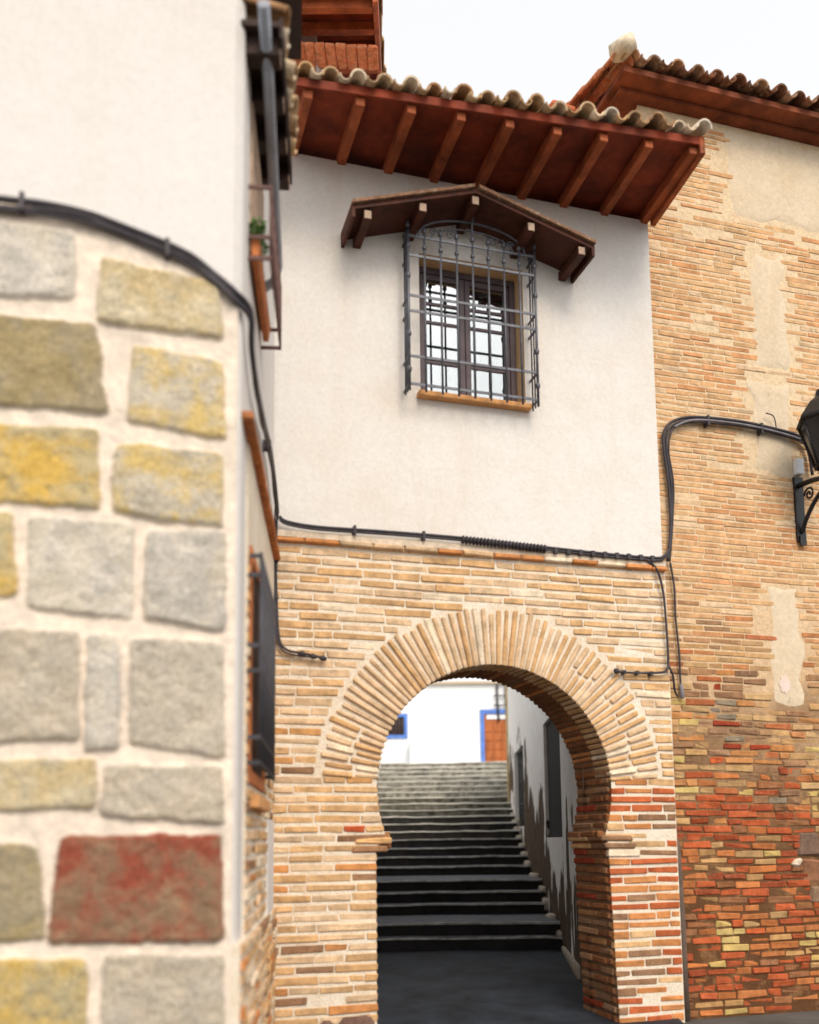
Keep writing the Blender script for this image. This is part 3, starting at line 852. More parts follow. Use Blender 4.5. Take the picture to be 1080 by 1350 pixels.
def edge_dist(q, x, z):
    """distance from a point to the rim of a four-sided block (positive inside), corners rounded"""
    t = 0.0
    for k in range(4):
        x0, z0 = q[k]; x1, z1 = q[(k + 1) % 4]
        ex, ez = x1 - x0, z1 - z0; l = math.hypot(ex, ez)
        d = ((x - x0) * ez - (z - z0) * ex) / l
        t += math.exp(max(-40, min(40, -d * 75)))
    return -math.log(t) / 75 + .012
def rim(x):
    for (x0, z0), (x1, z1) in zip(top, top[1:]):
        if x <= x1: return z0 + (z1 - z0) * (x - x0) / (x1 - x0)
    return top[-1][1]
sdat = []
for q, kd in stones:
    c, sc, sa = SC[kd]; f = R.uniform(.92, 1.08)
    xs_ = [p[0] for p in q]; zs_ = [p[1] for p in q]
    sdat.append((q, min(xs_) - .03, max(xs_) + .03, min(zs_) - .03, max(zs_) + .03, (c[0] * f, c[1] * f, c[2] * f), (*sc, sa), R.uniform(0, 60), R.uniform(.7, 1.25)))
MORT = (.82, .71, .60)
def relief(mb, xv, zv, skirt=True):
    def nz(x, z, f, o): return mnoise.noise(Vector((x * f, z * f, o)))
    cols = []
    mb.smooth = True
    for x in xv:
        near = [d for d in sdat if d[1] < x < d[2]]
        col = []
        rz = rim(x)
        zz = [z for z in zv if z < rz - .004] + [rz]
        for z in zz:
            wx = x + .013 * nz(x, z, 7, 1) + .007 * nz(x, z, 21, 2) + .005 * nz(x, z, 55, 3); wz = z + .013 * nz(x, z, 7, 11) + .007 * nz(x, z, 21, 12) + .005 * nz(x, z, 55, 13)
            h = .016 + .007 * nz(x, z, 6, 30) + .004 * nz(x, z, 24, 31)
            mb.col = (*MORT, 0); mb.stain = (*MORT, .001)
            for q, a0, a1, b0, b1, c, st, sd_, hh in near:
                if not b0 < z < b1: continue
                d = edge_dist(q, wx, wz)
                if d > -.012:
                    m_ = max(0, min(1, (d + .004) / .010))
                    t = max(0, min(1, (d + .004) / .020)); t = t * (2 - t)
                    h2 = .018 + .024 * hh * t + (.007 * nz(x, z, 5, sd_) + .006 * nz(x, z, 17, sd_ + 3) + .006 * nz(x, z, 46, sd_)) * t
                    h = h + (h2 - h) * max(0, min(1, (d + .012) / .010)) - .006 * max(0, 1 - abs(d + .004) / .009)
                    mb.col = (MORT[0] + (c[0] - MORT[0]) * m_, MORT[1] + (c[1] - MORT[1]) * m_, MORT[2] + (c[2] - MORT[2]) * m_, m_)
                    mb.stain = (st[0], st[1], st[2], st[3] * m_ + .001)
                    break
            col.append(mb.vert(x, -h, z))
        cols.append((col, zz))
    nmax = max(len(c_[0]) for c_ in cols)
    for (a_, za), (b2, zb) in zip(cols, cols[1:]):
        na, nb2 = len(a_) - 1, len(b2) - 1
        m_ = min(na, nb2)
        for k in range(m_ - 1): mb.face((a_[k], b2[k], b2[k + 1], a_[k + 1]))
        mb.face([a_[m_ - 1], *b2[m_ - 1:], *a_[m_ - 1:][:0:-1]])
    # return of the relief at the corner and the upper rim
    for (a_, za), (b2, zb) in zip(cols, cols[1:]):
        i0 = mb.vert(xv[0], .01, 0) if False else None
    last, zl = cols[-1]
    sk = [mb.vert(xv[-1] + .004, .03, z) for z in zl]
    for k in range(len(last) - 1): mb.face((last[k], sk[k], sk[k + 1], last[k + 1]))
    up = [mb.vert(x, .01, c_[1][-1] + .002) for x, c_ in zip(xv, cols)]
    for k in range(len(xv) - 1): mb.face((cols[k][0][-1], cols[k + 1][0][-1], up[k + 1], up[k]))
b = MB(L)
zv = [.0 + .05 * k for k in range(12)] + [.6 + .0115 * k for k in range(370)]
relief(b, [-1.56 + .0115 * k for k in range(135)], zv)
zc_ = [.05 * k for k in range(100)]
relief(b, [-4.8 + .045 * k for k in range(72)] + [-1.56], zc_)
b.build('stone_wall', M['stone'], sh)
# side wall: brickwork below the string course
b = MB(S)
b.box(-2.36, -.002, -.012, .02, 1.1, 3.84)
b.box(-2.74, -.002, -.03, .02, 0, 1.1)
# corner stones turn the corner
b.m = 1
def side_colour(x, z): return jcol(pick([(3, PALE), (3, TAN), (1.4, CREAM), (1, ORANGE), (.8, BROWN)]), .15)
def sspan(z):
    if 1.92 < z < 3.28: return [(-2.36, -2.27), (-1.15, -.01)]
    if z < 1.75 and z > 1.05: return [(-2.36, -.80)]
    return [(-2.36, -.01)]
courses(b, 1.12, 3.15, sspan, .078, side_colour, out=(.014, .03))
courses(b, .02, 1.1, lambda z: [(-2.74, -.01)], .078, side_colour, out=(.035, .06))
b.build('side_brickwork', [M['mortar_pale'], M['brick']], sh)
b = MB(S); b.box(-.80, -.16, -.03, .0, 1.03, 1.76); b.build('white_band', M['plaster_white'], sh)
b = MB(S)
x = -2.66
while x < -.05:
    w = min(R.uniform(.25, .36), -.03 - x); b.col = jcol((.52, .19, .07), .2)
    b.rbox(S(x + w / 2, -.025, 3.87 + R.uniform(-.005, .005)), S.u, S.v, Vector((0, 0, 1)), w - .006, .075, .045, .01, .004); x += w
b.build('string_course', M['brick'], sh)
# stone returns showing at the corner
b = MB(S); 
for z0, z1 in ((4.24, 4.5), (3.69, 4.1), (3.21, 3.6), (2.67, 3.18), (2.03, 2.6), (1.7, 1.97), (1.13, 1.63)):
    pass
# lower window of the side wall
b = MB(S); b.box(-2.27, -1.15, -.016, .01, 1.93, 3.27)
lw = b.build('lower_window', M['wood_dark'], sh)
b = MB(S); frame_rect(b, -2.27, -1.15, 1.93, 3.27, .07, -.03, -.016); b.build('shutter_frame', M['terracotta'], lw)
b = MB(S); b.box(-2.2, -1.3, -.075, .01, 1.79, 1.865); bevel(b.build('sill', M['sill'], lw), .008)
b = MB(S)
LG = -.085
for k in range(14):
    x = -2.33 + 1.2 * k / 13
    b.tube([(x, LG, 2.01), (x, LG, 3.21)], .009, 8)
for z in (2.03, 2.17, 2.54, 2.68, 3.08, 3.19):
    b.box(-2.345, -1.115, LG - .006, LG + .006, z - .012, z + .012)
    for x in (-2.335, -1.125): b.box(x - .006, x + .006, LG + .006, .01, z - .012, z + .012)
b.build('window_grille', M['iron_dark'], lw)
# upper window with cage
b = MB(S); b.box(-2.32, -1.46, -.016, .01, 5.02, 5.98)
uw = b.build('upper_window', M['wood_end'], sh)
b = MB(S)
UG = -.13
for k in range(9):
    x = -2.40 + 1.0 * k / 8
    b.tube([(x, UG, 4.93), (x, UG, 5.38)], .008, 8)
for z in (4.93, 5.06, 5.37):
    b.box(-2.41, -1.39, UG - .006, UG + .006, z - .011, z + .011)
    for x in (-2.40, -1.40): b.box(x - .006, x + .006, UG + .006, .01, z - .011, z + .011)
b.build('window_grille', vary('rusty_iron', (.12, .06, .05), .3, 12, .6, .2, 60, .004), uw)
# eave over the side wall and the front
b = MB(S); b.box(-2.7, -1.5, -.19, .3, 6.125, 6.16)
b.box(-2.7, -1.5, -.21, -.192, 6.06, 6.18)
sroof = b.build('roof', M['wood_dark'], sh)
for k in range(4):
    b = MB(S); x = -1.56 - .34 * k
    b.box(x - .055, x + .055, -.188, .02, 6.01, 6.122)
    b.m = 1; b.box(x - .05, x + .05, -.196, -.189, 6.012, 6.058)
    bevel(b.build('joist', [M['wood_dark'], M['wood_end']], sroof), .005)
b = MB()
b.prism_world([xy(L(-5.2, -.3, 0)), xy(L(.28, -.3, 0)), xy(S(-1.5, -.27, 0)), xy(S(-1.5, 3, 0)), xy(L(-5.2, 4, 0))], 7.002, 7.06)
b.build('roof_deck', M['wood_dark'], sroof)
b = MB()
tile_field(b, S(-2.62, -.19, 6.185), S(-1.56, -.19, 6.185), S.vec(0, 1, .35), 3, .235, .09, TP)
b.build('roof_tiles', M['tile'], sroof); b = MB()
tile_field(b, L(-5.0, -.36, 7.07), L(.2, -.36, 7.07), L.vec(0, 1, .3), 4, .235, .09, TP)
b.build('roof_tiles', M['tile'], sroof)
# grey pipe along the side wall
b = MB(S); b.tube([(-2.85, -.115, 6.12), (-2.4, -.115, 5.98), (-1.9, -.115, 5.72), (-1.50, -.115, 5.46), (-1.42, -.09, 5.40), (-1.38, -.01, 5.37)], .034, 12)
pp = b.build('drain_pipe', M['pipe'], sh)

# planter in the cage
pl = thing('planter', S(-2.0, -.06, 4.945), 'long terracotta trough with a green plant inside the upper side window cage', 'planter')
b = MB(S)
b.hexa([(-2.36, -.055, 4.943), (-1.45, -.055, 4.943), (-1.45, -.018, 4.943), (-2.36, -.018, 4.943), (-2.38, -.068, 5.06), (-1.43, -.068, 5.06), (-1.43, -.018, 5.06), (-2.38, -.018, 5.06)])
bevel(b.build('trough', M['terracotta'], pl), .006)
b = MB(S)
for k in range(260):
    t = R.random()
    P = S(-2.37 + .28 * t * R.random(), -.045 + R.uniform(-.04, .03), 5.07 + R.uniform(0, .13) * (1 - .3 * t))
    a = Vector((R.uniform(-1, 1), R.uniform(-1, 1), R.uniform(-.2, 1))).normalized(); c2 = a.cross(Vector((R.uniform(-1, 1), R.uniform(-1, 1), R.uniform(-1, 1)))).normalized()
    ln = R.uniform(.02, .045)
    i = [b.wvert(P), b.wvert(P + a * ln * .5 + c2 * ln * .28), b.wvert(P + a * ln), b.wvert(P + a * ln * .5 - c2 * ln * .28)]
    b.face(i)
b.build('foliage', M['leaf'], pl)

# ================================================================== CABLES
def cable(name, label, paths, mat, fr_list=None, box=None):
    b = MB()
    for fr, pts, r in paths:
        b.f = fr; b.tube(pts, r, 8, smoothpath=True)
    if box: box(b)
    return b
c = MB()
for off, r in ((0, .017), (-.030, .013), (-.052, .010)):
    pts = [L(x, -.040 - .012 * R.random(), z + off + R.uniform(-.006, .006)) for x, z in ((-4.8, 4.72), (-3, 4.73), (-2.0, 4.75), (-1.207, 4.79), (-.994, 4.81), (-.80, 4.80), (-.661, 4.77), (-.313, 4.675), (-.16, 4.59), (-.04, 4.49))]
    pts += [S(x, -.035 - .012 * R.random(), z + off * .7 + R.uniform(-.012, .012)) for x, z in ((-2.66, 4.44), (-2.5, 4.33), (-2.2, 4.25), (-1.8, 4.26), (-1.5, 4.30), (-1.2, 4.33), (-.8, 4.34), (-.45, 4.27), (-.12, 4.22))]
    c.f = W; c.tube([tuple(p) for p in pts], r, 8, smoothpath=True)
for x, z in ((-2.2, 4.74), (-1.1, 4.82), (-.39, 4.70)):
    c.f = L; c.box(x - .012, x + .012, -.07, .0, z - .07, z + .022)
c.f = S; c.box(-1.21, -1.19, -.06, 0, 4.28, 4.36)
tag(c.build('cable_bundle', M['cable']), 'dark cable bundle sagging across the top of the granite blocks and round the corner', 'cable')
c = MB(A)
for off, r in ((0, .013), (-.022, .010)):
    c.tube([(-1.83, -.06, 4.22 + off), (-1.76, -.045, 4.185 + off), (-1.5, -.045, 4.163 + off), (-.99, -.045, 4.170 + off), (-.28, -.045, 4.172 + off), (.53, -.045, 4.150 + off), (1.12, -.045, 4.135 + off), (1.6, -.045, 4.135 + off), (1.70, -.05, 4.16 + off), (1.775, -.05, 4.24)], r, 8, smoothpath=True)
for k in range(24):
    x = -.25 + .76 * k / 23
    z = 4.165 - .022 * (k / 23)
    c.tube([(x - .015, -.05, z - .01), (x, -.05, z - .01), (x + .015, -.05, z - .01)], [.024, .040, .024], 8)
for k in range(9):
    x = .6 + .12 * k; c.box(x, x + .035, -.065, -.028, 4.10, 4.15)
for x in (-1.2, -.6): c.box(x - .01, x + .01, -.062, .012, 4.12, 4.2)
tag(c.build('facade_cable', M['cable']), 'dark cable with a ribbed splice running along the foot of the cream plaster', 'cable')
c = MB(A)
c.tube([(-1.85, -.06, 4.20), (-1.855, -.045, 3.9), (-1.845, -.045, 3.5), (-1.825, -.045, 3.22), (-1.77, -.045, 3.13), (-1.66, -.045, 3.105), (-1.55, -.045, 3.09), (-1.45, -.05, 3.065)], .011, 8, smoothpath=True)
c.tube([(-1.862, -.05, 4.3), (-1.868, -.05, 3.9), (-1.86, -.05, 3.5), (-1.845, -.05, 3.24), (-1.79, -.05, 3.115), (-1.66, -.05, 3.08), (-1.56, -.05, 3.075)], .008, 8, smoothpath=True)
for x, z in ((-1.64, 3.10), (-1.55, 3.082), (-1.47, 3.07)):
    c.tube([(x - .03, -.05, z), (x, -.05, z), (x + .03, -.05, z - .008)], [.012, .026, .014], 8)
for z in (3.85, 3.55): c.box(-1.875, -1.835, -.06, .01, z - .01, z + .01)
tag(c.build('hanging_cable', M['cable']), 'thin dark cable dropping down the brick left of the arch to a frayed end', 'cable')
c = MB(A)
for off, r in ((0, .015), (.028, .012), (.052, .009)):
    c.tube([(1.80 + off * .4, RD - .05, 4.15), (1.85 + off * .3, RD - .05, 4.5), (1.845 + off, RD - .05, 4.9), (1.81 + off, RD - .05, 5.25 - off), (1.83 + off, RD - .05, 5.42 - off), (1.93 + off * .3, RD - .05, 5.525 - off), (2.15, RD - .05, 5.59 - off), (2.6, RD - .05, 5.61 - off), (3.0, RD - .05, 5.585 - off), (3.36, RD - .05, 5.53 - off), (3.44, RD - .05, 5.40 - off), (3.47, RD - .05, 5.15)], r, 8, smoothpath=True)
c.m = 1
c.tube([(1.92, RD - .065, 5.46), (2.15, RD - .065, 5.555), (2.6, RD - .065, 5.575), (3.0, RD - .065, 5.55), (3.34, RD - .065, 5.50)], .011, 8, smoothpath=True)
c.m = 0
c.tube([(3.08, RD - .05, 5.58), (3.05, RD - .06, 5.70), (2.97, RD - .05, 5.73)], .006, 6, smoothpath=True)
for x, z in ((2.3, 5.57), (2.9, 5.56)): c.box(x - .012, x + .012, RD - .075, RD, z - .05, z + .05)
tag(c.build('lamp_cable', [M['cable'], M['cable_grey']]), 'cable bundle climbing the right brick wall and turning along it to the lamp', 'cable')
c = MB(A)
c.tube([(1.46, -.045, 4.13), (1.56, -.045, 4.09), (1.635, -.045, 4.0), (1.68, -.045, 3.8), (1.695, -.045, 3.5), (1.70, -.045, 3.2), (1.685, -.045, 3.11), (1.62, -.045, 3.075), (1.4, -.045, 3.062), (1.17, -.05, 3.062)], .011, 8, smoothpath=True)
c.tube([(1.20, -.05, 3.062), (1.17, -.05, 3.066), (1.15, -.05, 3.085)], [.012, .03, .014], 8)
for x in (1.25, 1.38, 1.52): c.box(x - .012, x + .012, -.06, .0, 3.045, 3.08)
c.tube([(1.70, -.045, 3.14), (1.75, -.03, 3.05), (1.80, .03, 2.93), (1.84, .05, 2.88)], .010, 8, smoothpath=True)
tag(c.build('branch_cable', M['cable']), 'thin cable down the right edge of the gatehouse with a stub pointing at the arch', 'cable')
c = MB(A)
c.tube([(1.83, RD - .04, 4.14), (1.865, RD - .035, 3.9), (1.865, RD - .035, 3.6), (1.885, RD - .035, 3.3), (1.885, RD - .035, 3.05), (1.89, RD - .04, 2.92)], .010, 8, smoothpath=True)
c.m = 1
c.tube([(1.885, RD - .04, 3.0), (1.89, RD - .042, 2.95), (1.893, RD - .042, 2.88), (1.89, RD - .04, 2.86)], [.012, .02, .02, .012], 8)
tag(c.build('loose_cable', [M['cable'], M['cable_grey']]), 'thin cable hanging straight down the right brick wall beside the pier, looped at its end', 'cable')

# ================================================================== STREET LAMP on the right wall
lp = thing('street_lamp', A(3.40, RD, 4.4), 'black iron wall lantern on a scrolled bracket at the right edge', 'lamp')
b = MB(A)
b.box(3.27, 3.37, RD - .03, RD + .0, 4.46, 5.12)
b.box(3.285, 3.355, RD - .05, RD - .03, 4.42, 4.52)
b.tube([(3.32, RD - .04, 4.55), (3.32, RD - .10, 4.66), (3.33, RD - .22, 4.80), (3.34, RD - .36, 4.90), (3.35, RD - .46, 4.94)], .022, 8, smoothpath=True)
b.tube([(3.32, RD - .03, 5.03), (3.33, RD - .2, 5.02), (3.34, RD - .36, 4.99), (3.35, RD - .48, 4.97)], .026, 8, smoothpath=True)
b.tube([(3.325 , RD - .16 + .07 * (1 - t / 26) * math.cos(t * .45), 4.90 + .07 * (1 - t / 26) * math.sin(t * .45)) for t in range(24)], .011, 6)
b.tube([(3.35, RD - .47, 4.93), (3.35, RD - .47, 5.02), (3.35, RD - .47, 5.06)], [.04, .05, .03], 10)
bevel(b.build('bracket', M['iron_black'], lp), .006)
LX, LD = 3.30, RD - .47
def ringp(mb, r, z, n=6, a0=0): return [mb.vert(LX + r * math.cos(6.28318 * k / n + a0), LD + r * math.sin(6.28318 * k / n + a0), z) for k in range(n)]
b = MB(A)
# cage bars and rims
for k in range(6):
    a = 6.28318 * k / 6
    b.tube([(LX + .12 * math.cos(a), LD + .12 * math.sin(a), 5.06), (LX + .255 * math.cos(a), LD + .255 * math.sin(a), 5.50)], .011, 6)
def rim(mb, r, z, t):
    for k in range(6):
        a, c3 = 6.28318 * k / 6, 6.28318 * (k + 1) / 6
        mb.tube([(LX + r * math.cos(a), LD + r * math.sin(a), z), (LX + r * math.cos(c3), LD + r * math.sin(c3), z)], t, 6)
rim(b, .12, 5.06, .014); rim(b, .255, 5.50, .016)
b.build('lantern_frame', M['iron_black'], lp)
b = MB(A)
prev = None
for r, z in ((.28, 5.50), (.27, 5.53), (.16, 5.68), (.09, 5.74), (.08, 5.80), (.03, 5.83), (.004, 5.92)):
    cur = ringp(b, r, z, 6)
    if prev:
        for k in range(6): b.face((prev[k], prev[(k + 1) % 6], cur[(k + 1) % 6], cur[k]))
    else: b.face(cur[::-1])
    prev = cur
b.face(prev)
b.build('lantern_roof', M['iron_black'], lp)
b = MB(A)
lo = ringp(b, .115, 5.065); hi = ringp(b, .248, 5.495)
for k in range(6): b.face((lo[k], lo[(k + 1) % 6], hi[(k + 1) % 6], hi[k]))
b.face(lo[::-1]); b.face(hi)
b.build('lantern_glass', vary('smoked_lantern_glass', (.02, .018, .017), .2, 6, .15, 0, spec=.5), lp)
c = MB(A); c.box(3.285, 3.365, RD - .07, RD - .001, 5.14, 5.30)
jb = bevel(c.build('junction_box', M['white_plastic']), .01); tag(jb, 'small white junction box on the brick above the lamp bracket', 'junction box')

# ================================================================== ALLEY
# flank of the lane, right: whitewashed wall with two openings
ah = thing('lane_house', (2.3, 14, 0), 'house flanking the stepped lane with flaking whitewash and dark openings', 'house')
path = [Vector((1.60, 8.75, 0)), Vector((1.80, 10.4, 0)), Vector((1.94, 12.2, 0)), Vector((2.03, 14.3, 0)), Vector((2.16, 18.0, 0)), Vector((2.225, 20.2, 0)), Vector((2.30, 22.0, 0))]
HT = 5.7
b = MB()
holes = {2: (1.62, 3.32), 4: (1.85, 3.40)}
for k in range(len(path) - 1):
    p, q = path[k], path[k + 1]
    nrm = Vector(((q - p).y, -(q - p).x, 0)).normalized()   # into the building (to the right)
    def quad(z0, z1, d=0.0, e=0.0):
        i = [b.wvert(p + nrm * d + Vector((0, 0, z0))), b.wvert(q + nrm * d + Vector((0, 0, z0))), b.wvert(q + nrm * d + Vector((0, 0, z1))), b.wvert(p + nrm * d + Vector((0, 0, z1)))]
        b.face(i); return i
    if k in holes:
        z0, z1 = holes[k]
        lo_ = quad(-.2, z0); hi_ = quad(z1, HT)
        DP = .35
        pts = [p + Vector((0, 0, z0)), q + Vector((0, 0, z0)), q + Vector((0, 0, z1)), p + Vector((0, 0, z1))]
        fr_ = [b.wvert(x_) for x_ in pts]; bk_ = [b.wvert(x_ + nrm * DP) for x_ in pts]
        for j in range(4): b.face((fr_[j], fr_[(j + 1) % 4], bk_[(j + 1) % 4], bk_[j]))
        s_ = MB(); dirp = (q - p).normalized()
        g0 = .05 if k == 2 else .22  # near-black sheet stands in for the unlit void; nearer in one opening
        c8 = [p + nrm * g0, q + nrm * g0, q + nrm * (g0 + .05), p + nrm * (g0 + .05)]
        i = [s_.wvert(x_ + Vector((0, 0, z0 + .002))) for x_ in c8] + [s_.wvert(x_ + Vector((0, 0, z1 - .002))) for x_ in c8]
        for f in ((3, 2, 1, 0), (4, 5, 6, 7), (0, 1, 5, 4), (1, 2, 6, 5), (2, 3, 7, 6), (3, 0, 4, 7)): s_.face([i[t] for t in f])
        sh_ = s_.build('window', M['room'], ah)
        if k == 2: continue
        g_ = MB(); nbar = 7
        for t in range(nbar):
            w_ = p + (q - p) * ((t + .5) / nbar) + nrm * .08
            g_.tube([(w_.x, w_.y, z0 + .0), (w_.x, w_.y, z1)], .012, 6)
        for t in (.3, .6, .85):
            zz = z0 + (z1 - z0) * t
            a_, c_ = p + nrm * .08, q + nrm * .08
            g_.tube([(a_.x, a_.y, zz), (c_.x, c_.y, zz)], .012, 6)
        g_.build('window_grille', M['iron_black'], sh_)
    else:
        quad(-.2, HT)
# close the block
back = [path[-1], Vector((5.5, 21.5, 0)), Vector((5.5, 11.3, 0)), Vector((2.2, 11.25, 0))]
for p, q in ((path[-1], back[1]), (back[1], back[2])):
    i = [b.wvert(p + Vector((0, 0, -.2))), b.wvert(q + Vector((0, 0, -.2))), b.wvert(q + Vector((0, 0, HT))), b.wvert(p + Vector((0, 0, HT)))]; b.face(i)
i = [b.wvert(q + Vector((0, 0, HT))) for q in path + back[1:3]]; b.face(i)
b.build('wall', M['alley'], ah)
b = MB()
b.beam((2.29, 21.98, 1.9), (2.29, 21.98, 5.9), .07, .07, (1, 0, 0)); b.build('lit_corner_edge', M['lit_edge'], ah)  # strip coloured to show yellow light along the wall's corner
# left flank, white
al = thing('white_lane_wall', (-.9, 15, 0), 'plain white wall closing the left side of the stepped lane', 'wall')
b = MB(); b.prism_world([(-.98, 8.75), (-.95, 20.4), (-.80, 26.4), (-3.2, 26.4), (-3.2, 11.0), (-1.6, 8.6)], 0, 4.0)
b.build('wall', M['plaster_white'], al)

# steps
stair = thing('stairway', (.6, 12.6, .15), 'long dark stone stairway climbing the lane beyond the arch', 'stairs')
Hs = .1614
ys_ = {1: 12.6, 2: 12.85, 3: 14.27, 4: 14.6, 5: 14.95, 6: 16.9}
for k in range(7, 23): ys_[k] = 16.9 + (26 - 16.9) * (k - 6) / 16
def rx(y):      # right side of the flight
    pts = [(12.4, 1.955), (14.3, 2.02), (18, 2.13), (21, 2.25), (22.2, 2.42), (26.5, 2.72)]
    for (a, c_), (e, d_) in zip(pts, pts[1:]):
        if y <= e: return c_ + (d_ - c_) * (y - a) / (e - a)
    return 2.72
for k in range(1, 23):
    zt = .17 + Hs * k; y0 = ys_[k]; y1 = ys_.get(k + 1, 29.4) + .10
    x0, x1 = -.94, rx(y0)
    if k > 19: x0 = -.86
    b = MB()
    nx = 26; ft = []; nt = []; nb_ = []; fb = []; bt = []; tt = []
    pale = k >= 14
    sd = R.uniform(0, 99)
    for i_ in range(nx + 1):
        t = i_ / nx; x = x0 + (x1 - x0) * t
        w1 = .055 * mnoise.noise(Vector((x * 1.2, sd, 0))) + .02 * mnoise.noise(Vector((x * 6, sd, 0)))
        cv = .10 * (2 * t - 1) ** 2 - .05
        wz = .022 * mnoise.noise(Vector((x * 1.7, sd, 5))) + .010 * mnoise.noise(Vector((x * 8, sd, 5))) + .016 * (t - .5)
        yy = y0 + w1 - cv
        fb.append(b.vert(x, yy + .012, zt - Hs - .03)); nb_.append(b.vert(x, yy + .012, zt - .028 + wz * .5))
        nt.append((b.vert(x, yy - .012, zt - .024 + wz * .5), b.vert(x, yy - .006, zt - .004 + wz)))
        tt.append(b.vert(x, yy + .03, zt + wz)); bt.append(b.vert(x, y1 + .08, zt + .004))
    for i_ in range(nx):
        b.smooth = False
        b.m = 0; b.face((fb[i_], fb[i_ + 1], nb_[i_ + 1], nb_[i_]))
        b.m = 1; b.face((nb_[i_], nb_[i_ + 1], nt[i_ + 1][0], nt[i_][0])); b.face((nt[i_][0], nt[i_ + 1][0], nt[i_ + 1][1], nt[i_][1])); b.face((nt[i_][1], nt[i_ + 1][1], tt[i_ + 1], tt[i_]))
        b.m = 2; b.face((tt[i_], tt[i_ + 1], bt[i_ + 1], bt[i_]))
    # underside and ends so that each step is a solid slab
    lb = [b.vert(x0, y1 + .08, zt - Hs - .03), b.vert(x1, y1 + .08, zt - Hs - .03)]
    b.m = 0
    b.face((lb[0], lb[1], bt[nx], bt[0])); b.face([lb[0], lb[1]] + fb[::-1])
    b.face((fb[0], nb_[0], nt[0][0], nt[0][1], tt[0], bt[0], lb[0])); b.face((fb[nx], nb_[nx], nt[nx][0], nt[nx][1], tt[nx], bt[nx], lb[1]))
    mats = [M['step_dark'], M['step_nose'], M['step_tread']]  # tones run dark to pale up the flight, painting shade into light
    if 10 <= k < 13: mats = [M['step_half_shade'], M['step_lit'], M['step_tread']]
    elif 13 <= k < 16: mats = [M['step_half_lit'], M['step_lit'], M['step_lit']]
    elif pale: mats = [M['step_lit_riser'], M['step_lit'], M['step_lit']]
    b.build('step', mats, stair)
# whitewashed kerb following the right wall beside the steps
for k in range(1, 13):
    y0 = ys_[k]; y1 = ys_[k + 1]; zt = .17 + Hs * k; x1 = rx(y0)
    b = MB(); b.rbox(Vector((x1 + .03, (y0 + y1) / 2 - .02, zt - .02)), Vector((1, 0, 0)), Vector((0, 1, 0)), Vector((0, 0, 1)), .16, min(.5, y1 - y0) + .02, .17, .03, .015); b.build('kerb_stone', M['kerb'], stair)
b = MB(); b.rbox(Vector((1.90, 11.5, .16)), Vector((1, .10, 0)).normalized(), Vector((.08, 1, 0)).normalized(), Vector((0, 0, 1)), .11, 2.3, .16, .03, .012)
b.build('kerb_stone', M['kerb'], stair)

# ================================================================== WHITE HOUSE at the top of the steps
wh = thing('white_house', (1, 29, 3.7), 'bright white house with blue trimmed window and door at the top of the steps', 'house')
b = MB()
HX0, HX1, HY = -5, 6, 29.0
b.box(HX0, HX1, HY, HY + 4, 0, 6.38)
b.build('wall', M['plaster_far'], wh)
b = MB(); b.box(HX0, HX1, HY - .12, HY + 4, 6.384, 6.46); b.build('roof', M['plaster_old'], wh)
def blue_frame(mb, x0, x1, z0, z1, t, d):
    frame_rect(mb, x0, x1, z0, z1, t, HY - d, HY + .0)
b = MB(); blue_frame(b, -1.12, -.06, 4.72, 5.48, .10, .05); fw = b.build('window', M['blue'], wh)
b = MB(); b.box(-1.02, -.16, HY - .012, HY - .002, 4.82, 5.38); b.build('pane', M['wood_dark'], fw)
b = MB()
for k in range(8):
    x = -.98 + .11 * k; b.tube([(x, HY - .035, 4.82), (x, HY - .035, 5.38)], .011, 6)
b.build('window_grille', M['iron_grey'], fw)
b = MB(); x0, x1, z0, z1 = 2.18, 3.22, 3.73, 5.58
b.box(x0, x0 + .12, HY - .05, HY, z0, z1); b.box(x1 - .12, x1, HY - .05, HY, z0, z1); b.box(x0 + .12, x1 - .12, HY - .05, HY, z1 - .14, z1)
fd = b.build('door', M['blue'], wh)
b = MB(); b.box(x0 + .12, x1 - .12, HY - .02, HY - .003, z0, z1 - .14)
for i_ in range(3):
    for j in range(5):
        b.box(x0 + .15 + .265 * i_, x0 + .15 + .265 * i_ + .23, HY - .04, HY - .021, z0 + .08 + .27 * j, z0 + .08 + .27 * j + .23)
b.build('door_leaf', M['door'], fd)
b = MB(); b.box(x0 + .2, x1 - .2, HY - .045, HY - .022, z1 - .30, z1 - .17); b.build('door_light', M['plaster_far'], fd)
b = MB(); b.box(.0, 1.1, HY - .45, HY - .003, 3.6, 4.62); b.box(1.1, 1.55, HY - .3, HY - .003, 3.6, 4.35)
bevel(b.build('porch_block', M['plaster_far'], wh), .03)
c = MB()
for x in (2.72, 2.98):
    c.tube([(x, HY - .08, 6.40), (x, HY - .08, 5.75), (x + .03, HY - .07, 5.2)], .035, 6)
for z in (6.0, 5.7): c.tube([(2.6, HY - .09, z), (3.1, HY - .09, z)], .02, 6)
tag(c.build('wall_cables', M['cable']), 'dark vertical service cables on the far white house beside its door', 'cable')

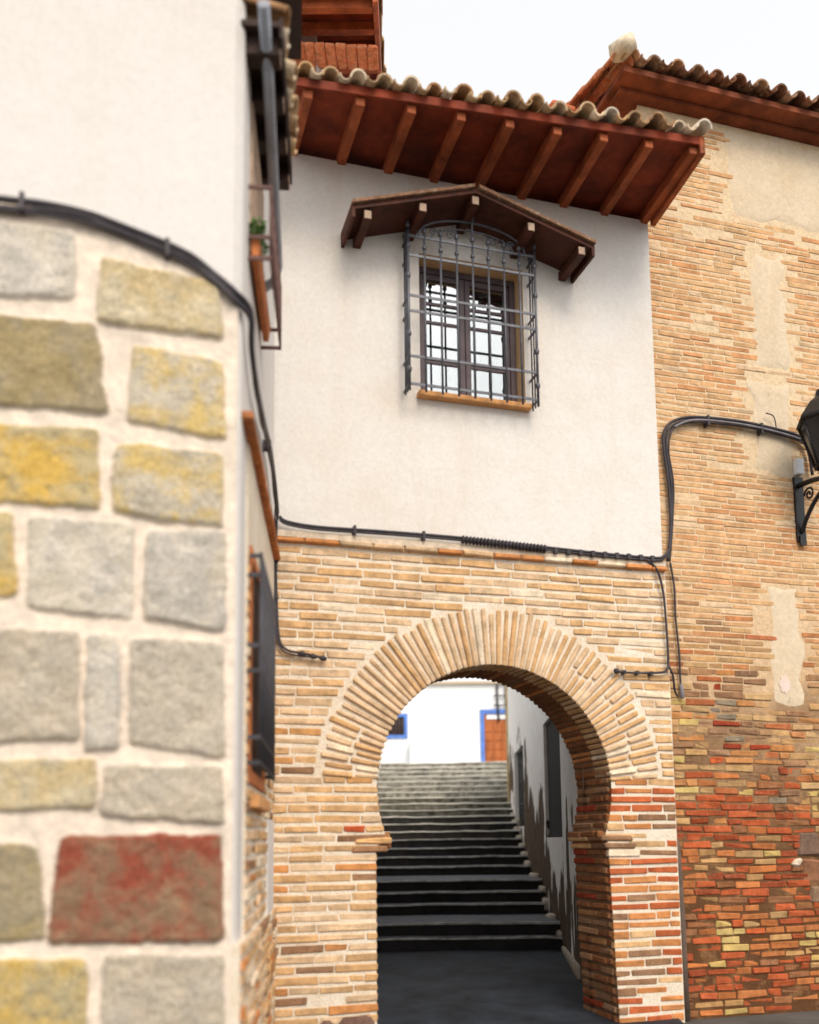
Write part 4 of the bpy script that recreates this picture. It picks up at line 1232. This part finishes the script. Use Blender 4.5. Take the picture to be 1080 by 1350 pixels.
# ================================================================== light, sky, camera
el, az = rad(45), rad(158)     # azimuth clockwise from +Y: behind the viewer, to the right
sd = Vector((math.sin(az) * math.cos(el), math.cos(az) * math.cos(el), math.sin(el)))
w = bpy.data.worlds.new('World'); scene.world = w; w.use_nodes = True
nt = w.node_tree; bg = nt.nodes['Background']
sky = nt.nodes.new('ShaderNodeTexSky'); sky.sky_type = 'NISHITA'; sky.sun_disc = False
sky.sun_elevation = el; sky.sun_rotation = az; sky.air_density = 1.0; sky.dust_density = 4.0; sky.ozone_density = 1.0
hs = nt.nodes.new('ShaderNodeHueSaturation'); hs.inputs['Saturation'].default_value = .35; hs.inputs['Value'].default_value = 1.5
nt.links.new(sky.outputs[0], hs.inputs['Color'])
mx = nt.nodes.new('ShaderNodeMix'); mx.data_type = 'RGBA'; mx.inputs[0].default_value = .6; mx.inputs[7].default_value = (8.2, 8.1, 7.9, 1)   # thin bright cloud
nt.links.new(hs.outputs[0], mx.inputs[6]); nt.links.new(mx.outputs[2], bg.inputs[0]); bg.inputs[1].default_value = .15
sl = bpy.data.lights.new('sun', 'SUN'); sl.energy = 1.7; sl.angle = rad(24); sl.color = (1, .87, .70)
so = bpy.data.objects.new('sun', sl); COL.objects.link(so); so.rotation_euler = sd.to_track_quat('Z', 'Y').to_euler(); so.location = (3, -4, 14)

cam = bpy.data.cameras.new('camera'); co = bpy.data.objects.new('camera', cam); COL.objects.link(co)
p_ = math.atan(150 / 1250); r_ = .011
F = Vector((0, math.cos(p_), math.sin(p_))); U0 = Vector((0, -math.sin(p_), math.cos(p_))); R0 = Vector((1, 0, 0))
Rv = R0 * math.cos(r_) - U0 * math.sin(r_); Uv = U0 * math.cos(r_) + R0 * math.sin(r_)
m3 = Matrix((Rv, Uv, -F)).transposed()
co.matrix_world = Matrix.Translation((0, 0, 1.6)) @ m3.to_4x4()
cam.sensor_fit = 'HORIZONTAL'; cam.sensor_width = 36; cam.lens = 1250 / 1080 * 36
cam.shift_x = 0; cam.shift_y = (958 - 675) / 1080
cam.clip_start = .05; cam.clip_end = 600
cam.dof.use_dof = True; cam.dof.focus_distance = 10.5; cam.dof.aperture_fstop = 0.78
scene.camera = co
scene.render.resolution_x = 819; scene.render.resolution_y = 1024
scene.view_settings.view_transform = 'Standard'; scene.view_settings.look = 'None'; scene.view_settings.gamma = 1
scene.view_settings.exposure = 0.12
scene.cycles.use_denoising = True
scene.cycles.max_bounces = 8
